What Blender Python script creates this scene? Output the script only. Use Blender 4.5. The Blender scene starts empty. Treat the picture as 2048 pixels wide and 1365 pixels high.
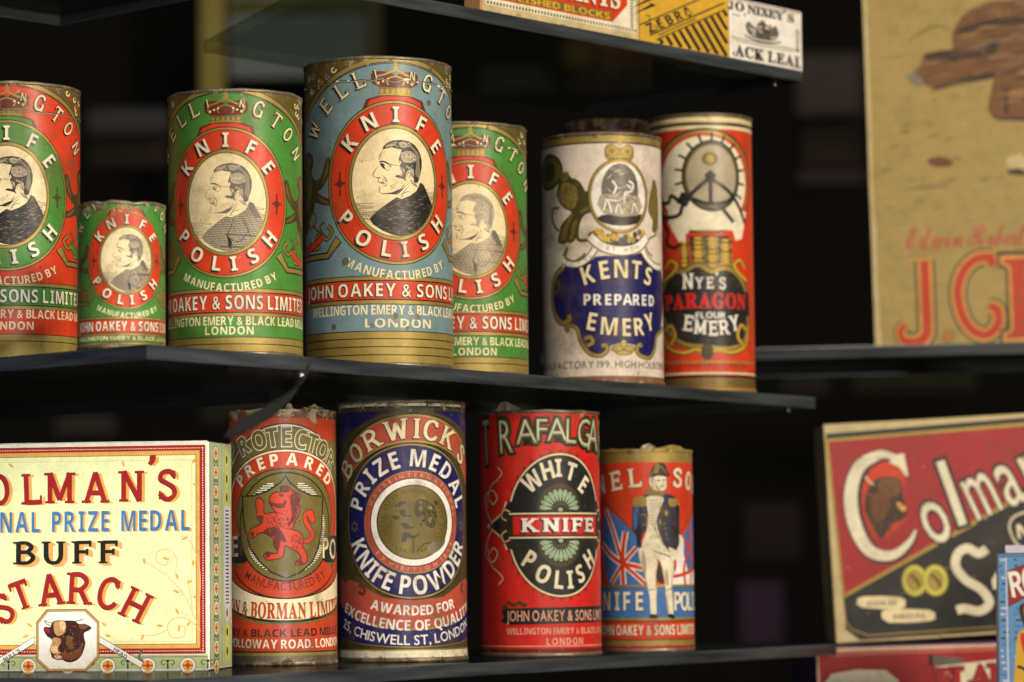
import bpy, math, random
from mathutils import Vector, Matrix, noise
from mathutils.geometry import tessellate_polygon

scene = bpy.context.scene
COL = scene.collection
random.seed(7)

# ------------------------------------------------------------------ camera
FPX = 6000.0                       # focal length in pixels of a 2048 wide frame
cam_data = bpy.data.cameras.new('camera')
cam_data.sensor_width = 36.0
cam_data.lens = FPX / 2048 * 36.0
cam_data.clip_start, cam_data.clip_end = 0.05, 60
cam = bpy.data.objects.new('camera', cam_data)
COL.objects.link(cam)
cam.matrix_world = Matrix.Rotation(math.radians(90 + 4.37), 4, 'X') @ Matrix.Rotation(math.radians(-0.6), 4, 'Z')
scene.camera = cam
cam_data.dof.use_dof = True
cam_data.dof.focus_distance = 1.41
cam_data.dof.aperture_fstop = 9.5
cam_data.dof.aperture_blades = 9

# ------------------------------------------------------------------ world and lamps
world = bpy.data.worlds.new('World')
scene.world = world
world.use_nodes = True
world.node_tree.nodes['Background'].inputs[0].default_value = (0.9, 0.95, 1.0, 1)
world.node_tree.nodes['Background'].inputs[1].default_value = 0.022


def area(name, loc, target, sx, sy, power, color):
    d = bpy.data.lights.new(name, 'AREA')
    d.shape = 'RECTANGLE'
    d.size, d.size_y, d.energy, d.color = sx, sy, power, color
    o = bpy.data.objects.new(name, d)
    COL.objects.link(o)
    o.location = loc
    o.rotation_euler = (Vector(target) - Vector(loc)).to_track_quat('-Z', 'Y').to_euler()
    return o


area('display_lamp', (1.36, -0.12, 0.84), (0, 1.45, 0.08), 0.40, 0.45, 55, (1.0, 0.86, 0.66))
area('front_fill', (0.30, -1.0, 0.35), (-0.05, 1.45, 0.06), 0.5, 0.5, 13, (1.0, 0.90, 0.78))  # added soft fill from the front, no visible source
area('backdrop_fill', (0.1, 3.3, 1.9), (-0.2, 6.5, 0.2), 0.8, 0.8, 9, (1.0, 0.90, 0.74))  # added fill that brightens only the backdrop solids
area('starch_box_fill', (0.02, 0.62, -0.10), (-0.24, 1.40, 0.0), 0.10, 0.10, 0.20, (0.93, 0.97, 1.0)).data.spread = math.radians(34)  # added fill that lifts the pale starch carton
area('ceiling_lamp', (-0.15, 0.55, 1.5), (0, 1.5, 0.1), 0.12, 0.5, 6, (1.0, 0.88, 0.7))

scene.view_settings.view_transform = 'Standard'
scene.view_settings.look = 'None'
scene.view_settings.exposure = 0.0
scene.view_settings.gamma = 1.0
scene.cycles.max_bounces = 8
scene.cycles.transparent_max_bounces = 12
scene.cycles.caustics_reflective = False
scene.cycles.caustics_refractive = False


# ------------------------------------------------------------------ helpers: objects
def tag(o, label=None, cat=None, group=None, kind=None):
    if label: o['label'] = label
    if cat: o['category'] = cat
    if group: o['group'] = group
    if kind: o['kind'] = kind
    return o


def empty(name, loc, label, cat, group=None, rot=(0, 0, 0)):
    o = bpy.data.objects.new(name, None)
    COL.objects.link(o)
    o.location = loc
    o.rotation_euler = rot
    o.empty_display_size = 0.02
    return tag(o, label, cat, group)


def mesh_obj(name, verts, faces, mats, midx=None, parent=None, normals=None, smooth=True, info=None):
    me = bpy.data.meshes.new(name)
    me.from_pydata(verts, [], faces)
    for m in mats:
        me.materials.append(m)
    if midx:
        me.polygons.foreach_set('material_index', midx)
    if smooth:
        me.polygons.foreach_set('use_smooth', [True] * len(faces))
    me.update()
    if normals:
        me.normals_split_custom_set_from_vertices(normals)
    o = bpy.data.objects.new(name, me)
    COL.objects.link(o)
    if parent is not None:
        o.parent = parent
        if info is None and 'wear' in parent:
            info = parent['wear'][:]
    if info is not None:
        o.color = (info[0], info[1], info[2], 1)
    return o


# ------------------------------------------------------------------ materials
def grp_aged():
    """printed ink on an old tin or card: mottling, grime, specks and worn edges.
    Object colour carries (height, wear, seed)."""
    g = bpy.data.node_groups.new('aged_print', 'ShaderNodeTree')
    I = g.interface
    I.new_socket('Color', in_out='INPUT', socket_type='NodeSocketColor')
    I.new_socket('Roughness', in_out='INPUT', socket_type='NodeSocketFloat')
    I.new_socket('Color', in_out='OUTPUT', socket_type='NodeSocketColor')
    I.new_socket('Roughness', in_out='OUTPUT', socket_type='NodeSocketFloat')
    I.new_socket('Normal', in_out='OUTPUT', socket_type='NodeSocketVector')
    N, L = g.nodes, g.links
    gi, go = N.new('NodeGroupInput'), N.new('NodeGroupOutput')
    tc, oi = N.new('ShaderNodeTexCoord'), N.new('ShaderNodeObjectInfo')
    sep = N.new('ShaderNodeSeparateColor'); L.new(oi.outputs['Color'], sep.inputs[0])
    comb = N.new('ShaderNodeCombineXYZ')
    for i in range(3): L.new(sep.outputs[2], comb.inputs[i])
    add = N.new('ShaderNodeVectorMath'); add.operation = 'ADD'
    L.new(tc.outputs['Object'], add.inputs[0]); L.new(comb.outputs[0], add.inputs[1])
    P = add.outputs[0]

    def nz(scale, detail=3.0, rough=0.6, vec=None):
        n = N.new('ShaderNodeTexNoise')
        n.inputs['Scale'].default_value = scale
        n.inputs['Detail'].default_value = detail
        n.inputs['Roughness'].default_value = rough
        L.new(vec or P, n.inputs['Vector'])
        return n.outputs[0]

    def m(op, a, b=None, c=None, clamp=False):
        n = N.new('ShaderNodeMath'); n.operation = op; n.use_clamp = clamp
        for k, v in enumerate((a, b, c)):
            if v is None: continue
            if isinstance(v, (int, float)): n.inputs[k].default_value = v
            else: L.new(v, n.inputs[k])
        return n.outputs[0]

    def ramp(v, lo, hi):
        n = N.new('ShaderNodeMapRange')
        n.interpolation_type = 'SMOOTHSTEP'
        n.inputs[1].default_value, n.inputs[2].default_value = lo, hi
        L.new(v, n.inputs[0])
        return n.outputs[0]

    def mix(f, a, b, mode='MIX'):
        n = N.new('ShaderNodeMix'); n.data_type = 'RGBA'; n.blend_type = mode
        if isinstance(f, (int, float)): n.inputs[0].default_value = f
        else: L.new(f, n.inputs[0])
        for k, v in ((6, a), (7, b)):
            if isinstance(v, tuple): n.inputs[k].default_value = v
            else: L.new(v, n.inputs[k])
        return n.outputs[2]

    sx = N.new('ShaderNodeSeparateXYZ'); L.new(tc.outputs['Object'], sx.inputs[0])
    top = m('SUBTRACT', sep.outputs[0], sx.outputs[2])          # distance from the top edge
    wear = sep.outputs[1]
    big = nz(38, 4); mid = nz(170, 4, 0.7); fine = nz(900, 2, 0.6); tiny = nz(2600, 1)
    # mottling
    k = m('ADD', m('MULTIPLY', big, 0.40), m('ADD', m('MULTIPLY', mid, 0.42), m('MULTIPLY', fine, 0.34)))
    k = m('ADD', k, 0.38)
    c1 = N.new('ShaderNodeVectorMath'); c1.operation = 'SCALE'
    L.new(gi.outputs[0], c1.inputs[0]); L.new(k, c1.inputs[3])
    # yellow-brown grime
    gr = m('MULTIPLY', ramp(nz(60, 5, 0.65), 0.46, 0.80), m('MULTIPLY_ADD', wear, 1.0, 0.07))
    c2 = mix(gr, c1.outputs[0], (0.115, 0.072, 0.030, 1))
    # vertical rubs
    mp = N.new('ShaderNodeMapping'); mp.inputs['Scale'].default_value = (1, 1, 0.12)
    L.new(P, mp.inputs[0])
    rub = m('MULTIPLY', ramp(nz(520, 3, 0.7, mp.outputs[0]), 0.62, 0.74), m('MULTIPLY', wear, 0.5))
    c3 = mix(rub, c2, (0.26, 0.20, 0.12, 1))
    # specks
    sp = ramp(nz(430, 2, 0.5), 0.715, 0.745)
    c4 = mix(m('MULTIPLY', sp, m('MULTIPLY_ADD', wear, 0.6, 0.25), clamp=True), c3, (0.055, 0.035, 0.02, 1))
    sp2 = ramp(nz(640, 2, 0.5), 0.735, 0.76)
    c5 = mix(m('MULTIPLY', sp2, m('MULTIPLY_ADD', wear, 0.6, 0.15), clamp=True), c4, (0.50, 0.40, 0.24, 1))
    # worn rim: top and bottom edges
    e_top = ramp(top, 0.011, 0.0); e_bot = ramp(sx.outputs[2], 0.007, 0.0)
    e = m('MAXIMUM', e_top, e_bot)
    ed = m('ADD', m('MULTIPLY', e, m('MULTIPLY_ADD', wear, 0.22, 0.07)), nz(210, 5, 0.72))
    chip = ramp(ed, 0.70, 0.75)
    chipc = mix(ramp(mid, 0.35, 0.6), (0.09, 0.060, 0.032, 1), (0.38, 0.31, 0.19, 1))
    c6 = mix(chip, c5, chipc)
    L.new(c6, go.inputs[0])
    r = m('ADD', gi.outputs[1], m('MULTIPLY', m('SUBTRACT', mid, 0.5), 0.35), clamp=True)
    L.new(m('ADD', r, m('MULTIPLY', chip, 0.15)), go.inputs[1])
    b = N.new('ShaderNodeBump'); b.inputs['Strength'].default_value = 0.22; b.inputs['Distance'].default_value = 0.0006
    hgt = m('ADD', m('MULTIPLY', nz(120, 3), 0.9), m('ADD', m('MULTIPLY', fine, 0.12), m('MULTIPLY', chip, -0.25)))
    L.new(hgt, b.inputs['Height']); L.new(b.outputs[0], go.inputs[2])
    return g


AGED = grp_aged()
MATS = {}
PAL = {
    'red': (0.60, 0.046, 0.014), 'green': (0.062, 0.225, 0.036), 'bluegrey': (0.165, 0.265, 0.300),
    'cream': (0.80, 0.68, 0.42), 'paper': (0.80, 0.66, 0.40), 'ivory': (0.80, 0.74, 0.56), 'black': (0.014, 0.012, 0.011),
    'gold': (0.34, 0.25, 0.065), 'darkgold': (0.17, 0.125, 0.035), 'maroon': (0.13, 0.018, 0.012),
    'grey': (0.13, 0.115, 0.095), 'midgrey': (0.40, 0.34, 0.24), 'lion': (0.16, 0.11, 0.030),
    'pinkwhite': (0.70, 0.61, 0.53), 'blue': (0.030, 0.025, 0.26), 'royal': (0.013, 0.012, 0.100), 'flagblue': (0.05, 0.16, 0.42),
    'white': (0.83, 0.80, 0.75), 'olive': (0.155, 0.125, 0.030), 'darkolive': (0.062, 0.050, 0.016),
    'scarlet': (0.62, 0.022, 0.018), 'pinkred': (0.44, 0.075, 0.045), 'sage': (0.30, 0.42, 0.28),
    'navy': (0.012, 0.028, 0.085), 'brown': (0.16, 0.055, 0.018), 'tan': (0.50, 0.27, 0.11), 'darkbrown': (0.045, 0.014, 0.012),
    'paleyellow': (0.83, 0.83, 0.44), 'orange': (0.74, 0.38, 0.085), 'crimson': (0.34, 0.014, 0.016), 'skyblue': (0.045, 0.18, 0.42),
    'boxred': (0.35, 0.018, 0.022), 'slate': (0.017, 0.018, 0.019), 'yellow': (0.62, 0.37, 0.035), 'card': (0.38, 0.28, 0.090),
    'cardedge': (0.56, 0.46, 0.24), 'rust': (0.20, 0.090, 0.045), 'wood': (0.17, 0.075, 0.024), 'wooddark': (0.045, 0.026, 0.015),
    'signred': (0.50, 0.050, 0.015), 'purple': (0.085, 0.040, 0.150), 'packblue': (0.11, 0.27, 0.52), 'acid': (0.60, 0.62, 0.09),
    'lilac': (0.60, 0.58, 0.72), 'palegreen': (0.42, 0.50, 0.26), 'peach': (0.80, 0.50, 0.26), 'softpink': (0.72, 0.36, 0.26),
    'lead': (0.20, 0.17, 0.13),
}
METAL = {'gold': (0.35, 0.50), 'darkgold': (0.35, 0.42), 'lead': (0.6, 0.45), 'yellow': (0.0, 0.5)}


def ink(name):
    if name in MATS: return MATS[name]
    m = bpy.data.materials.new('print_' + name)
    m.use_nodes = True
    nt = m.node_tree
    b = nt.nodes['Principled BSDF']
    g = nt.nodes.new('ShaderNodeGroup'); g.node_tree = AGED
    g.inputs[0].default_value = (*PAL[name], 1)
    met, ro = METAL.get(name, (0.0, 0.40))
    g.inputs[1].default_value = ro
    b.inputs['Metallic'].default_value = met
    b.inputs['Specular IOR Level'].default_value = 0.30
    nt.links.new(g.outputs[0], b.inputs['Base Color'])
    nt.links.new(g.outputs[1], b.inputs['Roughness'])
    nt.links.new(g.outputs[2], b.inputs['Normal'])
    MATS[name] = m
    return m


def plain(name, color, rough=0.6, metal=0.0, nscale=40, namp=0.4):
    m = bpy.data.materials.new(name); m.use_nodes = True
    nt = m.node_tree; b = nt.nodes['Principled BSDF']
    tc = nt.nodes.new('ShaderNodeTexCoord'); n = nt.nodes.new('ShaderNodeTexNoise')
    n.inputs['Scale'].default_value = nscale; n.inputs['Detail'].default_value = 5
    nt.links.new(tc.outputs['Object'], n.inputs['Vector'])
    mx = nt.nodes.new('ShaderNodeMix'); mx.data_type = 'RGBA'
    mx.inputs[6].default_value = (*[c * (1 - namp) for c in color], 1)
    mx.inputs[7].default_value = (*[min(1, c * (1 + namp)) for c in color], 1)
    nt.links.new(n.outputs[0], mx.inputs[0]); nt.links.new(mx.outputs[2], b.inputs['Base Color'])
    b.inputs['Roughness'].default_value = rough; b.inputs['Metallic'].default_value = metal
    return m


# ------------------------------------------------------------------ lettering
GLYPH = {}


def _serif(ch):
    if 'A' <= ch <= 'Z': return chr(0x1D400 + ord(ch) - 65)
    if 'a' <= ch <= 'z': return chr(0x1D41A + ord(ch) - 97)
    if '0' <= ch <= '9': return chr(0x1D7CE + ord(ch) - 48)
    return ch


def _heavy(ch):
    if 'A' <= ch <= 'Z': return chr(0x1D5D4 + ord(ch) - 65)
    if '0' <= ch <= '9': return chr(0x1D7EC + ord(ch) - 48)
    return ch


def _script(ch):
    if 'A' <= ch <= 'Z': return chr(0x1D4D0 + ord(ch) - 65)
    if 'a' <= ch <= 'z': return chr(0x1D4EA + ord(ch) - 97)
    return ch


def glyph(ch, font='sans', bold=0.0):
    """flat triangles of one character, baseline at 0, cap height 1; returns (tris, xmin, xmax)"""
    key = (ch, font, round(bold, 3))
    if key in GLYPH: return GLYPH[key]
    if font == 'latin' and ch in TL:
        xs = [p[0] for g in latin(ch, bold) for t in g for p in t]
        GLYPH[key] = (None, min(xs), max(xs))
        return GLYPH[key]
    c = bpy.data.curves.new('glyph', 'FONT')
    c.body = {'serif': _serif, 'script': _script, 'heavy': _heavy}.get(font, lambda s: s)(ch)
    c.resolution_u = 3
    c.offset = bold
    o = bpy.data.objects.new('glyph', c)
    COL.objects.link(o)
    me = bpy.data.meshes.new_from_object(o.evaluated_get(bpy.context.evaluated_depsgraph_get()))
    me.calc_loop_triangles()
    s = 1 / 0.69
    vs = [(v.co.x * s, v.co.y * s) for v in me.vertices]
    tris = [tuple(vs[i] for i in t.vertices) for t in me.loop_triangles]
    bpy.data.objects.remove(o); bpy.data.curves.remove(c); bpy.data.meshes.remove(me)
    xs = [v[0] for v in vs] or [0, 0.3]
    GLYPH[key] = (tris, min(xs), max(xs))
    return GLYPH[key]


# wedge-serif capitals of even weight, as on the old litho labels: strokes and serif ticks (x, y, angle, length)
V1 = [(.08, 0), (.08, 1)]
TL = {
    'A': ([[(.05, 0), (.33, 1)], [(.33, 1), (.62, 0)], [(.14, .32), (.53, .32)]], [(.05, .03, 0), (.62, .03, 0)]),
    'B': ([V1, [(.08, .95), (.34, .95), (.50, .76), (.34, .54), (.08, .54)], [(.08, .54), (.38, .52), (.56, .28), (.38, .05), (.08, .05)]], [(.05, .03, 0), (.05, .97, 0)]),
    'C': ([[(.57, .76), (.47, .93), (.32, .97), (.13, .82), (.07, .5), (.13, .18), (.32, .03), (.50, .09), (.60, .24)]], [(.57, .84, 90)]),
    'E': ([V1, [(.08, .95), (.52, .95)], [(.08, .52), (.42, .52)], [(.08, .05), (.54, .05)]], [(.52, .89, 90), (.42, .52, 90), (.54, .12, 90), (.05, .97, 0), (.05, .03, 0)]),
    'F': ([V1, [(.08, .95), (.52, .95)], [(.08, .52), (.42, .52)]], [(.52, .89, 90), (.42, .52, 90), (.05, .97, 0), (.08, .03, 0)]),
    'G': ([[(.57, .76), (.47, .93), (.32, .97), (.13, .82), (.07, .5), (.13, .18), (.32, .03), (.48, .08), (.56, .2)], [(.57, .0), (.57, .42)]], [(.57, .84, 90), (.52, .44, 0)]),
    'H': ([V1, [(.58, 0), (.58, 1)], [(.08, .5), (.58, .5)]], [(.08, .97, 0), (.08, .03, 0), (.58, .97, 0), (.58, .03, 0)]),
    'I': ([V1], [(.08, .97, 0), (.08, .03, 0)]),
    'K': ([V1, [(.10, .40), (.54, 1)], [(.24, .56), (.60, 0)]], [(.08, .97, 0), (.08, .03, 0), (.54, .97, 0), (.60, .03, 0)]),
    'L': ([V1, [(.08, .05), (.52, .05)]], [(.08, .97, 0), (.05, .03, 0), (.52, .13, 90)]),
    'M': ([V1, [(.08, 1), (.38, .10)], [(.38, .10), (.68, 1)], [(.68, 1), (.68, 0)]], [(.08, .03, 0), (.68, .03, 0), (.04, .97, 0), (.72, .97, 0)]),
    'N': ([V1, [(.08, 1), (.56, 0)], [(.56, 0), (.56, 1)]], [(.08, .03, 0), (.05, .97, 0), (.56, .97, 0)]),
    'O': ([[(.32 + .25 * math.sin(a / 8 * math.pi), .5 + .46 * math.cos(a / 8 * math.pi)) for a in range(17)]], []),
    'P': ([V1, [(.08, .95), (.36, .95), (.54, .72), (.36, .47), (.08, .47)]], [(.05, .97, 0), (.08, .03, 0)]),
    'R': ([V1, [(.08, .95), (.36, .95), (.54, .72), (.36, .47), (.08, .47)], [(.34, .48), (.58, 0)]], [(.05, .97, 0), (.08, .03, 0), (.60, .03, 0)]),
    'S': ([[(.50, .78), (.40, .93), (.26, .96), (.10, .87), (.09, .68), (.28, .55), (.46, .41), (.50, .2), (.36, .04), (.20, .05), (.06, .22)]], [(.50, .84, 90), (.06, .17, 90)]),
    'T': ([[(.32, 0), (.32, 1)], [(.04, .95), (.60, .95)]], [(.32, .03, 0), (.04, .88, 90), (.60, .88, 90)]),
    'U': ([[(.08, 1), (.08, .6), (.09, .28), (.18, .08), (.32, .03), (.46, .08), (.55, .28), (.56, .6), (.56, 1)]], [(.08, .97, 0), (.56, .97, 0)]),
    'W': ([[(.04, 1), (.22, 0)], [(.22, 0), (.42, .85)], [(.42, .85), (.62, 0)], [(.62, 0), (.80, 1)]], [(.04, .97, 0), (.80, .97, 0)]),
    'Y': ([[(.05, 1), (.30, .46)], [(.55, 1), (.30, .46)], [(.30, .48), (.30, 0)]], [(.05, .97, 0), (.55, .97, 0), (.30, .03, 0)]),
    '\u2019': ([[(.12, 1.0), (.13, .86), (.04, .70)], [(.08, .98), (.09, .84)]], []),
}
LAT = {}


def ribbon(pts, w):
    T = []; m = len(pts); L, R = [], []
    for i, p in enumerate(pts):
        a, b = pts[max(i - 1, 0)], pts[min(i + 1, m - 1)]
        dx, dy = b[0] - a[0], b[1] - a[1]; d = math.hypot(dx, dy) or 1
        L.append((p[0] - dy / d * w / 2, p[1] + dx / d * w / 2)); R.append((p[0] + dy / d * w / 2, p[1] - dx / d * w / 2))
    for i in range(m - 1): T += [(L[i], L[i + 1], R[i + 1]), (L[i], R[i + 1], R[i])]
    return T


def latin(ch, bold):
    key = (ch, round(bold, 3))
    if key in LAT: return LAT[key]
    st, ticks = TL[ch]; w = .135 + 2.9 * bold; out = []
    for s in st: out.append(ribbon(catmull(s, 4) if len(s) > 3 else s, w))
    for t in ticks:
        l, h = .27 + 2.9 * bold, .055 + 2.9 * bold
        c, sn = math.cos(math.radians(t[2])), math.sin(math.radians(t[2]))
        if t[2]: l *= .95
        out.append(ribbon([(t[0] - c * l / 2, t[1] - sn * l / 2), (t[0] + c * l / 2, t[1] + sn * l / 2)], h))
    LAT[key] = out
    return out


def catmull(pts, n=5, closed=False):
    if len(pts) < 3: return list(pts)
    out = []
    m = len(pts)
    rng = range(m) if closed else range(m - 1)
    for i in rng:
        if closed: p0, p1, p2, p3 = pts[i - 1], pts[i], pts[(i + 1) % m], pts[(i + 2) % m]
        else: p0, p1, p2, p3 = pts[max(i - 1, 0)], pts[i], pts[i + 1], pts[min(i + 2, m - 1)]
        for k in range(n):
            t = k / n
            out.append(tuple(0.5 * (2 * p1[j] + (p2[j] - p0[j]) * t + (2 * p0[j] - 5 * p1[j] + 4 * p2[j] - p3[j]) * t * t
                                    + (3 * p1[j] - p0[j] - 3 * p2[j] + p3[j]) * t ** 3) for j in (0, 1)))
    if not closed: out.append(tuple(pts[-1]))
    return out


class Art:
    """flat print: shapes are collected in label units (x right, y DOWN) and laid on a surface by place(x, y, lift)"""
    STEP = 2.5e-6

    def __init__(self, place, strips=None, base=4e-5, tf=None):
        self.place, self.strips, self.base = place, strips, base
        self.items, self.part, self.tf = [], 'label', tf

    def add(self, mat, tris):
        if self.tf: tris = [tuple(self.tf(*p) for p in t) for t in tris]
        self.items.append((self.part, mat, tris))

    def poly(self, pts, mat, holes=(), smooth=0):
        if smooth: pts = catmull(pts, smooth, True)
        loops = [[Vector((p[0], p[1], 0)) for p in pts]] + [[Vector((p[0], p[1], 0)) for p in h] for h in holes]
        flat = [(v.x, v.y) for l in loops for v in l]
        self.add(mat, [tuple(flat[i] for i in t) for t in tessellate_polygon(loops)])

    def rect(self, x0, y0, x1, y1, mat):
        self.add(mat, [((x0, y0), (x1, y0), (x1, y1)), ((x0, y0), (x1, y1), (x0, y1))])

    def ell(self, cx, cy, a, b, mat, n=64):
        p = [(cx + a * math.cos(2 * math.pi * i / n), cy + b * math.sin(2 * math.pi * i / n)) for i in range(n)]
        self.add(mat, [((cx, cy), p[i], p[(i + 1) % n]) for i in range(n)])

    def ring(self, cx, cy, a1, b1, a2, b2, mat, t0=0.0, t1=360.0, n=72):
        """t in degrees, 0 = up, clockwise"""
        T = []
        for i in range(n):
            u, v = math.radians(t0 + (t1 - t0) * i / n), math.radians(t0 + (t1 - t0) * (i + 1) / n)
            A, B = (cx + a1 * math.sin(u), cy - b1 * math.cos(u)), (cx + a1 * math.sin(v), cy - b1 * math.cos(v))
            C, D = (cx + a2 * math.sin(v), cy - b2 * math.cos(v)), (cx + a2 * math.sin(u), cy - b2 * math.cos(u))
            T += [(A, B, C), (A, C, D)]
        self.add(mat, T)

    def stroke(self, pts, w, mat, closed=False, taper=False, smooth=0):
        if smooth: pts = catmull(pts, smooth, closed)
        if closed: pts = list(pts) + [pts[0]]
        m = len(pts); L, R = [], []
        for i, p in enumerate(pts):
            a, b = pts[max(i - 1, 0)], pts[min(i + 1, m - 1)]
            if closed and i in (0, m - 1): a, b = pts[-2], pts[1]
            dx, dy = b[0] - a[0], b[1] - a[1]; d = math.hypot(dx, dy) or 1
            ww = w / 2 * ((0.15 + 0.85 * math.sin(math.pi * i / (m - 1))) if taper and m > 2 else 1)
            L.append((p[0] - dy / d * ww, p[1] + dx / d * ww)); R.append((p[0] + dy / d * ww, p[1] - dx / d * ww))
        T = []
        for i in range(m - 1): T += [(L[i], L[i + 1], R[i + 1]), (L[i], R[i + 1], R[i])]
        self.add(mat, T)

    def lines(self, segs, w, mat):
        T = []
        for (a, b) in segs:
            dx, dy = b[0] - a[0], b[1] - a[1]; d = math.hypot(dx, dy) or 1
            nx, ny = -dy / d * w / 2, dx / d * w / 2
            T += [((a[0] + nx, a[1] + ny), (b[0] + nx, b[1] + ny), (b[0] - nx, b[1] - ny)),
                  ((a[0] + nx, a[1] + ny), (b[0] - nx, b[1] - ny), (a[0] - nx, a[1] - ny))]
        if T: self.add(mat, T)

    def hatch(self, pts, ang, gap, w, mat, wob=0.0, skip=0.0):
        c, s = math.cos(math.radians(ang)), math.sin(math.radians(ang))
        rot = [(x * c + y * s, -x * s + y * c) for x, y in pts]
        y = min(p[1] for p in rot) + gap * 0.5; segs = []
        top = max(p[1] for p in rot)
        while y < top:
            xs = []
            for i in range(len(rot)):
                a, b = rot[i], rot[(i + 1) % len(rot)]
                if (a[1] > y) != (b[1] > y): xs.append(a[0] + (y - a[1]) / (b[1] - a[1]) * (b[0] - a[0]))
            xs.sort()
            for i in range(0, len(xs) - 1, 2):
                x0, x1 = xs[i], xs[i + 1]
                if random.random() < skip: x1 = x0 + (x1 - x0) * random.uniform(0.2, 0.8)
                j = random.uniform(-wob, wob)
                segs.append(((x0 * c - (y + j) * s, x0 * s + (y + j) * c), (x1 * c - (y - j) * s, x1 * s + (y - j) * c)))
            y += gap
        self.lines(segs, w, mat)

    def _glyphs(self, places, h, mat, font, bold, xs):
        if font == 'latin':
            k = 0
            while True:                        # one sheet for the first strokes, one for the second ...
                T = []
                for ch, x, y, rot, hh, xx in places:
                    if ch not in TL: continue
                    g = latin(ch, bold)
                    if k >= len(g): continue
                    cx = (glyph(ch, font, 0)[1] + glyph(ch, font, 0)[2]) / 2
                    c, s = math.cos(rot), math.sin(rot); H, X = hh or h, xx or xs
                    for t in g[k]:
                        q = []
                        for px, py in t:
                            lx, ly = (px - cx) * H * X, -(py - 0.5) * H
                            q.append((x + lx * c - ly * s, y + lx * s + ly * c))
                        T.append(tuple(q))
                if not T: return
                self.add(mat, T); k += 1
        T = []
        for ch, x, y, rot, hh, xx in places:
            g, x0, x1 = glyph(ch, font, bold)
            cx = (glyph(ch, font, 0)[1] + glyph(ch, font, 0)[2]) / 2
            c, s = math.cos(rot), math.sin(rot)
            H, X = hh or h, xx or xs
            for t in g:
                q = []
                for px, py in t:
                    lx, ly = (px - cx) * H * X, -(py - 0.5) * H
                    q.append((x + lx * c - ly * s, y + lx * s + ly * c))
                T.append(tuple(q))
        self.add(mat, T)

    def letters(self, places, h, mat, font='sans', bold=0.02, xs=1.0, outline=None, shadow=None, hi=None):
        if font == 'sans' and bold >= 0.019: font, bold = 'heavy', bold - 0.022
        self._letters(places, h, mat, font, bold, xs, outline, shadow, hi)

    def _letters(self, places, h, mat, font, bold, xs, outline, shadow, hi):
        """places: (char, x, y, rotation degrees[, height[, xscale]])"""
        P = [(p[0], p[1], p[2], math.radians(p[3] if len(p) > 3 else 0), p[4] if len(p) > 4 else None,
              p[5] if len(p) > 5 else None) for p in places]
        if shadow:
            for k in (1.0, 0.5):
                self._glyphs([(c, x + shadow[0] * k, y + shadow[1] * k, r, a, b) for c, x, y, r, a, b in P], h, shadow[2], font, bold + 0.006, xs)
        if outline: self._glyphs(P, h, outline[1], font, bold + outline[0], xs)
        self._glyphs(P, h, mat, font, bold, xs)
        if hi: self._glyphs(P, h, hi, font, bold - 0.03, xs)

    def _adv(self, s, font, gap):
        xs, x = [], 0.0
        for ch in s:
            if ch == ' ': xs.append(None); x += 0.34; continue
            _, a, b = glyph(ch, font, 0)
            w = b - a
            xs.append(x + w / 2); x += w + gap
        return xs, x - gap

    def text(self, s, cx, cy, h, mat, font='sans', width=None, gap=0.13, bow=0.0, **kw):
        """bow: sag of the baseline (positive = ends higher than the middle)"""
        if font == 'sans' and kw.get('bold', 0.02) >= 0.019: font = 'heavy'; kw['bold'] = kw.get('bold', 0.02) - 0.022
        xs, tot = self._adv(s, font, gap)
        X = (width / (tot * h)) if width else 1.0
        P = []
        half = tot * h * X / 2
        for ch, x in zip(s, xs):
            if x is None: continue
            dx = (x - tot / 2) * h * X
            t = dx / half
            P.append((ch, cx + dx, cy - bow * t * t, math.degrees(math.atan2(-2 * bow * t, half))))
        self.letters(P, h, mat, font, xs=X, **kw)

    def arc(self, s, cx, cy, a, b, t0, t1, h, mat, font='sans', gap=0.13, xs=1.0, flip=False, **kw):
        """letters centred on an ellipse from t0 to t1 degrees (0 = up, clockwise); flip for text along the bottom"""
        if font == 'sans' and kw.get('bold', 0.02) >= 0.019: font = 'heavy'; kw['bold'] = kw.get('bold', 0.02) - 0.022
        ps, tot = self._adv(s, font, gap)
        f = sum(((glyph(s[i], font)[2] - glyph(s[i], font)[1]) / 2) for i in (0, -1)) / 2
        P = []
        for ch, x in zip(s, ps):
            if x is None: continue
            k = (x - f) / (tot - 2 * f)
            t = math.radians(t0 + (t1 - t0) * k)
            px, py = cx + a * math.sin(t), cy - b * math.cos(t)
            rot = math.atan2(b * math.sin(t), a * math.cos(t))
            if flip: rot += math.pi
            P.append((ch, px, py, math.degrees(rot)))
        self.letters(P, h, mat, font, xs=xs, **kw)

    # ---- build
    def build(self, parent, info=None):
        parts = {}
        for (part, mat, tris), level in zip(self.items, self._levels()):
            V, F, NN, MI, mats = parts.setdefault(part, ([], [], [], [], []))
            if mat not in mats: mats.append(mat)
            mi = mats.index(mat)
            lift = self.base + level * self.STEP
            for t in tris:
                for poly in (self._split(t) if self.strips else (t,)):
                    ar = 0
                    for i in range(len(poly)):
                        a, b = poly[i], poly[(i + 1) % len(poly)]
                        ar += a[0] * b[1] - b[0] * a[1]
                    if abs(ar) < 1e-9: continue
                    if ar > 0: poly = poly[::-1]
                    s = len(V)
                    for p in poly:
                        v, n = self.place(p[0], p[1], lift)
                        V.append(v); NN.append(n)
                    F.append(tuple(range(s, s + len(poly)))); MI.append(mi)
        out = {}
        for part, (V, F, NN, MI, mats) in parts.items():
            out[part] = mesh_obj(part.split('#')[0], V, F, [ink(m) for m in mats], MI, parent, NN, True, info)
        return out

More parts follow.
